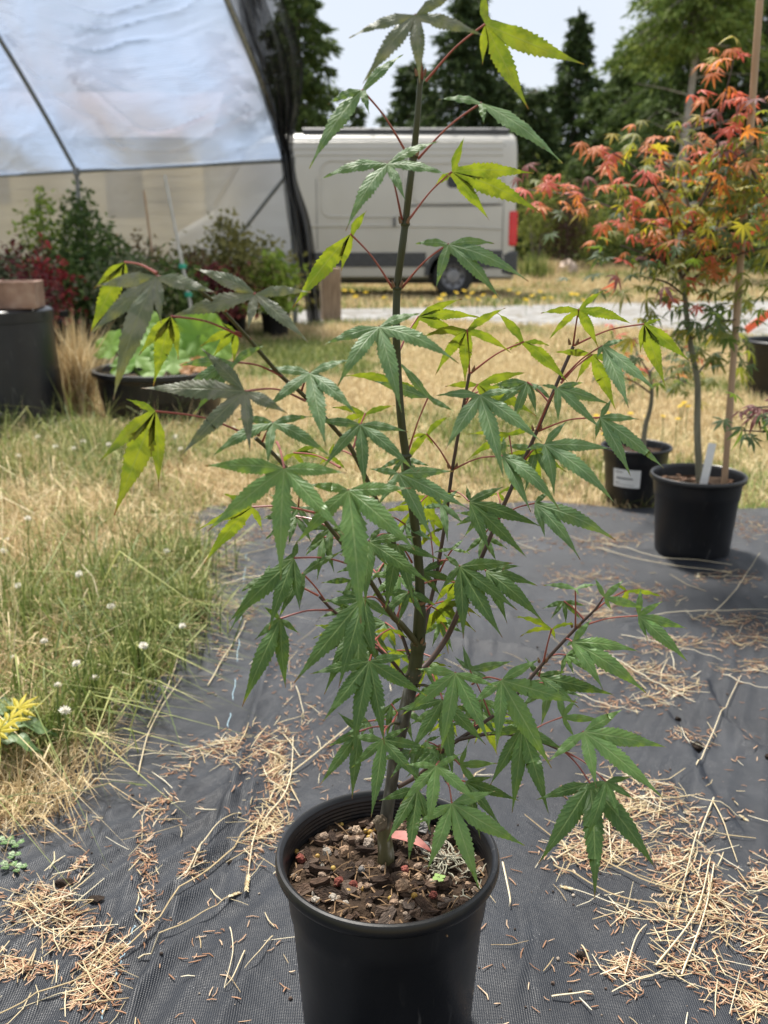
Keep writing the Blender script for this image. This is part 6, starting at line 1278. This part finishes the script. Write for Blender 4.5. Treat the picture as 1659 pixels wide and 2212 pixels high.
# piles: centre x, y, half width, half height in photo pixels, straw count, needle count
PILES = [(600, 1690, 26, 90, 210, 190), (570, 1790, 34, 60, 180, 170), (545, 1640, 30, 55, 60, 90), (620, 1880, 16, 30, 20, 50), (500, 1625, 40, 18, 50, 60), (440, 1660, 60, 26, 70, 80), (350, 1760, 40, 45, 40, 70), (235, 2090, 50, 60, 110, 330), (120, 2030, 60, 50, 140, 280), (50, 1960, 60, 40, 110, 130), (40, 2110, 60, 30, 60, 200), (60, 1780, 70, 25, 110, 60), (190, 2170, 40, 25, 40, 120), (330, 1960, 14, 50, 16, 60), (310, 1880, 16, 60, 20, 60), (175, 1900, 20, 30, 25, 50), (420, 1905, 26, 20, 15, 70),
         (1330, 1790, 90, 60, 420, 260), (1400, 1720, 90, 30, 230, 120), (1300, 1860, 110, 40, 330, 240), (1480, 1800, 60, 40, 130, 110), (1500, 1930, 55, 60, 160, 260), (1560, 2020, 55, 50, 150, 250), (1420, 1980, 90, 40, 160, 120), (1640, 2060, 40, 60, 110, 160), (1340, 2110, 40, 35, 40, 140), (1600, 2150, 50, 40, 60, 150), (1640, 1930, 30, 40, 60, 70), (1470, 2090, 60, 40, 50, 70), (1640, 2190, 40, 30, 40, 80),
         (1330, 1480, 120, 28, 190, 140), (1450, 1510, 60, 30, 110, 110), (1270, 1430, 60, 22, 60, 60), (1400, 1400, 70, 16, 70, 110), (1360, 1290, 110, 18, 80, 130), (1250, 1250, 70, 18, 60, 110), (1310, 1340, 60, 16, 60, 90), (1590, 1400, 60, 26, 90, 120), (1600, 1350, 60, 16, 60, 80), (1640, 1460, 40, 26, 50, 60), (1220, 1190, 120, 14, 70, 130), (1420, 1170, 120, 12, 50, 100), (1600, 1260, 60, 14, 50, 70), (1100, 1180, 80, 18, 30, 60), (1330, 1545, 60, 16, 20, 60), (1480, 1620, 50, 16, 20, 40), (1620, 1150, 60, 20, 40, 90),
         (480, 1230, 40, 26, 90, 120), (490, 1180, 60, 22, 60, 120), (560, 1160, 60, 16, 40, 90), (480, 1400, 20, 60, 40, 50), (540, 1260, 60, 30, 50, 60), (620, 1430, 50, 40, 16, 50), (650, 1560, 40, 50, 16, 50), (520, 1330, 40, 16, 40, 40), (720, 1180, 100, 16, 30, 80), (700, 1660, 30, 40, 10, 30), (640, 1130, 100, 14, 40, 120), (1150, 1130, 200, 12, 60, 160), (900, 1105, 240, 10, 50, 130), (1480, 1135, 120, 12, 40, 90)]
SX, NX = [], []
for (x_, y_, hw, hh_, ns_, nn_) in PILES:
    subc = [(rng.normal(x_, hw * .6), rng.normal(y_, hh_ * .6)) for _ in range(7)]
    for lst, n in ((SX, int(ns_ * (.25 if x_ > 1200 and y_ > 1650 else .34))), (NX, int(nn_ * (.8 if y_ > 1900 else 1.2)))):
        k = 0
        while k < n:
            c_ = subc[int(rng.integers(0, 7))]; q = G(rng.normal(c_[0], hw * .38), rng.normal(c_[1], hh_ * .38))
            if on_cloth(np.array([q.x]), np.array([q.y]), -.03)[0] and math.hypot(q.x - cM.x, q.y - cM.y) > .118 and q.y < 3.5: lst.append((q.x, q.y))
            k += 1
for k in range(900):                                     # strays everywhere on the cloth
    q = G(rng.uniform(-60, 1720), 1100 + 1150 * rng.uniform(0, 1) ** 1.1)
    if on_cloth(np.array([q.x]), np.array([q.y]), 0)[0] and math.hypot(q.x - cM.x, q.y - cM.y) > .115: (NX if rng.random() < .8 else SX).append((q.x, q.y))
SX, NX = np.array(SX), np.array(NX)
tag(sticks('straw_litter', SX, np.where(rng.random(len(SX)) < .15, rng.uniform(.06, .13, len(SX)), rng.uniform(.014, .060, len(SX))), rng.uniform(.0004, .0011, len(SX)), pale_m, 3, .10, .10, .004), 'scattered pale broken straw lying on the black cloth', 'straw', None, 'stuff')
tag(sticks('needle_litter', NX, rng.uniform(.008, .020, len(NX)), rng.uniform(.0006, .0012, len(NX)), needle_m, 4, .22, .10), 'scattered rusty brown needles lying on the black cloth', 'needles', None, 'stuff')
# crumbs of soil and bark
cr = []
for k in range(260):
    q = G(rng.uniform(-20, 1680), rng.uniform(1130, 2210))
    if on_cloth(np.array([q.x]), np.array([q.y]), 0)[0] and math.hypot(q.x - cM.x, q.y - cM.y) > .12: cr.append(q)
cb = MB(); r = random.Random(9); tpl = pebs[0]
for q in cr:
    s_ = r.choice((.002, .003, .004, .006)); z0 = float(mat_z(q.x, q.y)[0]); me = r.choice(pebs)
    cb.add([(q.x + v.co.x * s_, q.y + v.co.y * s_, z0 + .3 * s_ + v.co.z * s_ * .7) for v in me.vertices], [tuple(p_.vertices) for p_ in me.polygons])
tag(cb.build('bark_crumbs', pmat('crumb', [(0, (.03, .02, .015)), (.5, (.12, .08, .06)), (1, (.40, .34, .27))], rough=.9, island=True), None, False), 'small dark crumbs of bark and soil scattered on the cloth', 'crumbs', None, 'stuff')
clod = omat('soil_clod', [(.03, .02, .014), (.05, .033, .024)])
for i, (x_, y_, s_, lb) in enumerate(((1505, 1632, .028, 'dark soil clod on the cloth at right below the middle'), (208, 1964, .018, 'flat brown bark flake on the cloth at lower left'), (144, 1940, .02, 'narrow dark bark curl at lower left'), (1463, 1568, .014, 'small dark soil crumb right of the straw heap'), (500, 1884, .012, 'round reddish seed husk left of the front pot'), (1253, 2080, .014, 'small black lump of soil at bottom right'), (1656, 1660, .014, 'dark crumb at the right photo edge'))):
    q = G(x_, y_); ob = link('soil_clod', pebs[i % 8].copy(), None); ob.data.materials.clear(); ob.data.materials.append(clod); ob.location = (q.x, q.y, float(mat_z(q.x, q.y)[0]) + s_ * .25); ob.scale = (s_ * (1.7 if i in (1, 2) else 1), s_, s_ * (.35 if i == 1 else .7)); tag(ob, lb, 'soil clod')
# long fallen grass stalks, each an object, some with a seed head
def stalk(name, pts, rad_, head, label, group='long straw stalks lying on the cloth', lift=.004, m=None):
    g_ = smooth_path([G(*q) for q in pts], 8); p3 = [Vector((q.x, q.y, float(mat_z(q.x, q.y)[0]) + lift + .006 * math.sin(math.pi * i / max(1, len(g_) - 1)))) for i, q in enumerate(g_)]
    o = MB().tube(p3, lerp_list([rad_, rad_ * .6], len(p3)), 6).build(name, m or pale_m, None, loc=p3[0]); tag(o, label, 'straw stalk', group)
    if head:
        d = (p3[-1] - p3[-3]).normalized(); hb = MB(); s = d.cross(Vector((0, 0, 1))).normalized(); rr = random.Random(int(pts[0][0]))
        for k in range(int(head / .0028)):
            b = p3[-1] + d * (k * .0028 - .006); 
            for sg in (-1, 1):
                e = b + (d * .006 + s * sg * rr.uniform(.0015, .004) + Vector((0, 0, rr.uniform(-.0005, .002)))); hb.tube([b, b.lerp(e, .5), e], [.0005, .0012, .0002], 4, False)
        hb.build('seed_head', m or pale_m, o)
    return o
ST = [([(560, 1800), (430, 1930), (250, 2100), (0, 2215), (-60, 2245)], .0013, .0, 'longest pale stalk crossing the lower left of the cloth'), ([(300, 2090), (440, 2010), (500, 1965)], .0010, .03, 'thin stalk with a feathery head left of the front pot'), ([(570, 1800), (625, 1720), (634, 1612)], .0013, .0, 'thick upright straw in the heap left of the pot'), ([(405, 1930), (470, 1830), (520, 1785)], .0010, .03, 'slanting stalk with seed head left of the pot heap'), ([(498, 2030), (505, 2090), (486, 2165)], .0008, 0, 'curved dark straw lying near the pot foot'), ([(560, 1800), (545, 1870), (537, 1925)], .0010, .035, 'drooping seed head stalk below the straw heap'), ([(530, 2080), (505, 2150), (487, 2165)], .0009, 0, 'short pale straw below the pot at left'), ([(590, 2050), (560, 2095), (530, 2122)], .0008, 0, 'short straw close to the pot foot at left'),
      ([(640, 1500), (655, 1560), (655, 1570)], .0009, .02, 'pale straw standing left of the maple branches'), ([(620, 1700), (700, 1640), (780, 1570)], .0014, 0, 'long pale straw behind the left leaves'), ([(280, 1650), (400, 1655), (530, 1680)], .0008, 0, 'bent straw across the left cloth'), ([(300, 1690), (330, 1590), (395, 1480)], .0012, 0, 'straw leaning beside the grass edge'), ([(320, 1590), (375, 1480), (395, 1400)], .0012, .03, 'fluffy headed stalk beside the blue thread'), ([(450, 1500), (520, 1390), (530, 1360)], .0012, .02, 'slanting straw near the blue thread'), ([(430, 1290), (560, 1262), (625, 1250)], .0016, 0, 'thick pale straw crossing behind the left leaves'), ([(450, 1235), (600, 1195), (680, 1178)], .0012, 0, 'long straw near the far left edge of the cloth'),
      ([(1275, 1860), (1400, 1930), (1560, 1985), (1700, 2010)], .0012, 0, 'long pale stalk across the right straw heap'), ([(1195, 1885), (1330, 1960), (1470, 1990), (1660, 2060)], .0012, .0, 'long stalk along the lower right straw heap'), ([(1538, 1760), (1500, 1850), (1465, 1970)], .0012, .035, 'upright looking stalk with seed head in the right heap'), ([(1535, 1765), (1590, 1885)], .0010, 0, 'short straw leaning right in the right heap'), ([(1415, 2110), (1500, 2000), (1530, 1900)], .0013, 0, 'pale straw pointing up in the lower right heap'), ([(1470, 2130), (1520, 2000), (1540, 1900)], .0013, 0, 'yellowish straw crossing the lower right heap'), ([(1320, 2165), (1400, 2140), (1455, 2125)], .0009, 0, 'thin straw at the bottom right of the cloth'), ([(1190, 2180), (1260, 2172), (1280, 2170)], .0013, 0, 'short pale stick at the bottom right'), ([(1380, 2000), (1300, 1970), (1230, 1942)], .0011, .025, 'stalk with a bushy head right of the front pot'),
      ([(1350, 1690), (1450, 1740), (1600, 1790)], .0011, .03, 'stalk ending in a pale ear at the right heap'), ([(1200, 1870), (1330, 1800), (1500, 1770)], .0011, 0, 'straw running across the right heap top'), ([(1310, 1700), (1312, 1790), (1320, 1880)], .0012, 0, 'straw hidden behind the lower right leaf'), ([(1500, 1690), (1560, 1560), (1600, 1470)], .0010, 0, 'long thin straw right of the middle heap'), ([(1300, 1430), (1400, 1490), (1500, 1540)], .0012, 0, 'straw along the middle right heap'), ([(1340, 1390), (1470, 1420), (1560, 1440)], .0010, 0, 'pale straw above the middle right heap'), ([(1390, 1345), (1530, 1335), (1670, 1330)], .0013, 0, 'long straw near the right hand pot foot'), ([(1270, 1195), (1400, 1225), (1560, 1250)], .0014, .03, 'long pale stalk in front of the right hand pot'), ([(1300, 1185), (1420, 1215), (1580, 1235)], .0013, 0, 'straw lying before the right hand pot'), ([(1520, 1350), (1580, 1300), (1640, 1210)], .0011, 0, 'straw at the right edge beside the right hand pot'), ([(1245, 1520), (1300, 1545), (1380, 1560)], .0010, 0, 'thin straw under the right branch leaves'), ([(1560, 1470), (1620, 1500), (1680, 1510)], .0010, .02, 'stalk with ear at the right photo edge'), ([(1350, 2125), (1370, 2060), (1395, 2020)], .0010, 0, 'short straw in the bottom right needle patch'), ([(1085, 1880), (1100, 1960), (1100, 1975)], .0014, 0, 'short pale stick right of the front pot rim'), ([(1255, 2060), (1275, 2110)], .0010, 0, 'tiny pale stick at the bottom right centre')]
for pts, rd, hd, lb in ST: stalk('straw_stalk', pts, rd, hd, lb)
gst = pmat('green_seed_stem', [(.3, (.12, .15, .05)), (.7, (.22, .24, .10))], 20, .6)
for i, (a, b, lb) in enumerate((([(-30, 1790), (110, 1730), (250, 1590)], 0, 'thin green grass stem arching over the lower left cloth'), ([(-20, 1770), (150, 1760), (290, 1745)], 0, 'green seed stem lying low across the left cloth'), ([(360, 1340), (450, 1330), (560, 1320)], 0, 'thin green stem running out from the grass edge'))): stalk('grass_stalk', a, .0009, .03 if i == 1 else 0, lb, 'green stems reaching over the cloth', .03, gst)
# dock leaves, yellow maple leaf and clover at the left edge
def blade_leaf(root, a, b, wid_, m, lift):
    A_, B_ = G(*a), G(*b); A_.z, B_.z = lift, lift * .8; d = B_ - A_; s = Vector((-d.y, d.x, 0)).normalized(); vs = []
    for i in range(15):
        t = i / 14; w_ = wid_ * math.sin(math.pi * min(1, .06 + .94 * t)) ** .7 * (1 + .06 * math.sin(t * 31)); c = A_.lerp(B_, t) + Vector((0, 0, .03 * math.sin(math.pi * t)))
        vs += [c - s * w_ + Vector((0, 0, .006 * math.sin(t * 22))), c - s * w_ * .5 - Vector((0, 0, .002)), c, c + s * w_ * .5 - Vector((0, 0, .002)), c + s * w_ + Vector((0, 0, .006 * math.sin(t * 19 + 1)))]
    return MB().add(vs, [(i * 5 + k, (i + 1) * 5 + k, (i + 1) * 5 + k + 1, i * 5 + k + 1) for i in range(14) for k in range(4)]).build('leaf', m, root)
dk_m = pmat('dock_leaf', [(.3, (.065, .12, .04)), (.6, (.11, .18, .065)), (.8, (.20, .22, .09))], 40, .5, .3, 80, trans='same', tfac=.2)
dock = empty('dock_weed', G(-20, 1680), 'broad green dock leaves at the left edge of the cloth', 'weed')
for a, b, w_ in (((-40, 1610), (60, 1625), .028), ((-40, 1660), (132, 1648), .024), ((-30, 1690), (100, 1690), .02), ((-60, 1640), (70, 1600), .03)): blade_leaf(dock, a, b, w_, dk_m, .07)
ye = empty('yellow_maple_seedling', G(-10, 1560), 'yellow maple leaves lying at the left photo edge', 'maple leaves'); q = org(ye)
ylm = lm('bright_yellow_leaf', (.50, .42, .03), (.62, .50, .05), (.70, .60, .03)); yl = []
MB().tube([q + Vector((-.03, 0, 0)), q + Vector((-.01, 0, .09)), q + Vector((.01, 0, .16))], .0015, 5).build('stem', stem_g, ye)
for (x_, y_, s_, dx) in ((40, 1530, .048, .9), (18, 1556, .042, .7), (-5, 1580, .045, .4)):
    p_ = G(x_, y_, .11); me = small_leaf_mesh(int(x_), .2, 7); me.materials.append(ylm); ob = link('leaf', me, None, ye); ob.location = p_ - q; ob.scale = (s_,) * 3; ob.rotation_euler = (.5, .2, -1.0 + dx * .3)
cl_m = pmat('clover_leaf', [(.3, (.06, .14, .03)), (.7, (.11, .22, .05))], 60, .5, trans='same', tfac=.25); band_m = pmat('clover_band', [(.3, (.30, .38, .20)), (.7, (.36, .44, .26))], 60, .5)
def clover(px, py, s_, label):
    q = G(px, py, .02); t = empty('clover_plant', (q.x, q.y, 0), label, 'clover', 'clover at the edge of the cloth'); r = random.Random(int(px)); MB().tube([(q.x, q.y, 0), (q.x, q.y, .02)], .0008, 5).build('stem', stem_g, t)
    for k in range(3):
        a = k * 2.094 + r.uniform(0, 1); d = Vector((math.cos(a), math.sin(a), .15)); e = Vector((-d.y, d.x, 0)); c = q + Vector((0, 0, .0))
        lf = MB().add([c, c + d * s_ * .45 + e * s_ * .38, c + d * s_ * .85 + e * s_ * .30, c + d * s_ * .78, c + d * s_ * .85 - e * s_ * .30, c + d * s_ * .45 - e * s_ * .38], [(0, 1, 2, 3), (0, 3, 4, 5)]).build('leaflet', cl_m, t)
        u = Vector((0, 0, .0012)); MB().add([c + d * s_ * .35 + e * s_ * .22 + u, c + d * s_ * .55 + u, c + d * s_ * .62 + u, c + d * s_ * .44 + e * s_ * .24 + u, c + d * s_ * .35 - e * s_ * .22 + u, c + d * s_ * .44 - e * s_ * .24 + u], [(0, 1, 2, 3), (1, 4, 5, 2)]).build('pale_band', band_m, lf)
for i, (x_, y_, s_) in enumerate(((12, 1815, .016), (35, 1822, .015), (18, 1868, .016), (42, 1875, .014), (30, 1848, .013), (150, 1450, .016), (215, 1440, .016), (100, 1470, .016), (250, 1455, .015), (160, 1475, .015), (330, 1475, .013), (85, 1500, .015), (230, 1290, .016))): clover(x_, y_, s_, 'three leaved clover at the lower left photo corner' if y_ > 1600 else 'three leaved clover among the dry grass left of the cloth')
# straw drift lying over the cut edge at lower left
x, y = [], []
for k in range(1700):
    q = G(rng.normal(60, 140), rng.normal(1720, 70)); 
    if abs(q.x - float(mat_left(q.y))) < .12 and q.y > .8: x.append(q.x); y.append(q.y)
XYd = np.stack([np.array(x), np.array(y)], 1); tag(blades('edge_grass', XYd, rng.uniform(.02, .07, len(XYd)), np.full(len(XYd), .0022), 1.3, straw_m, .006, 77), 'matted dry grass over the lower left edge of the cloth', 'grass', None, 'stuff')
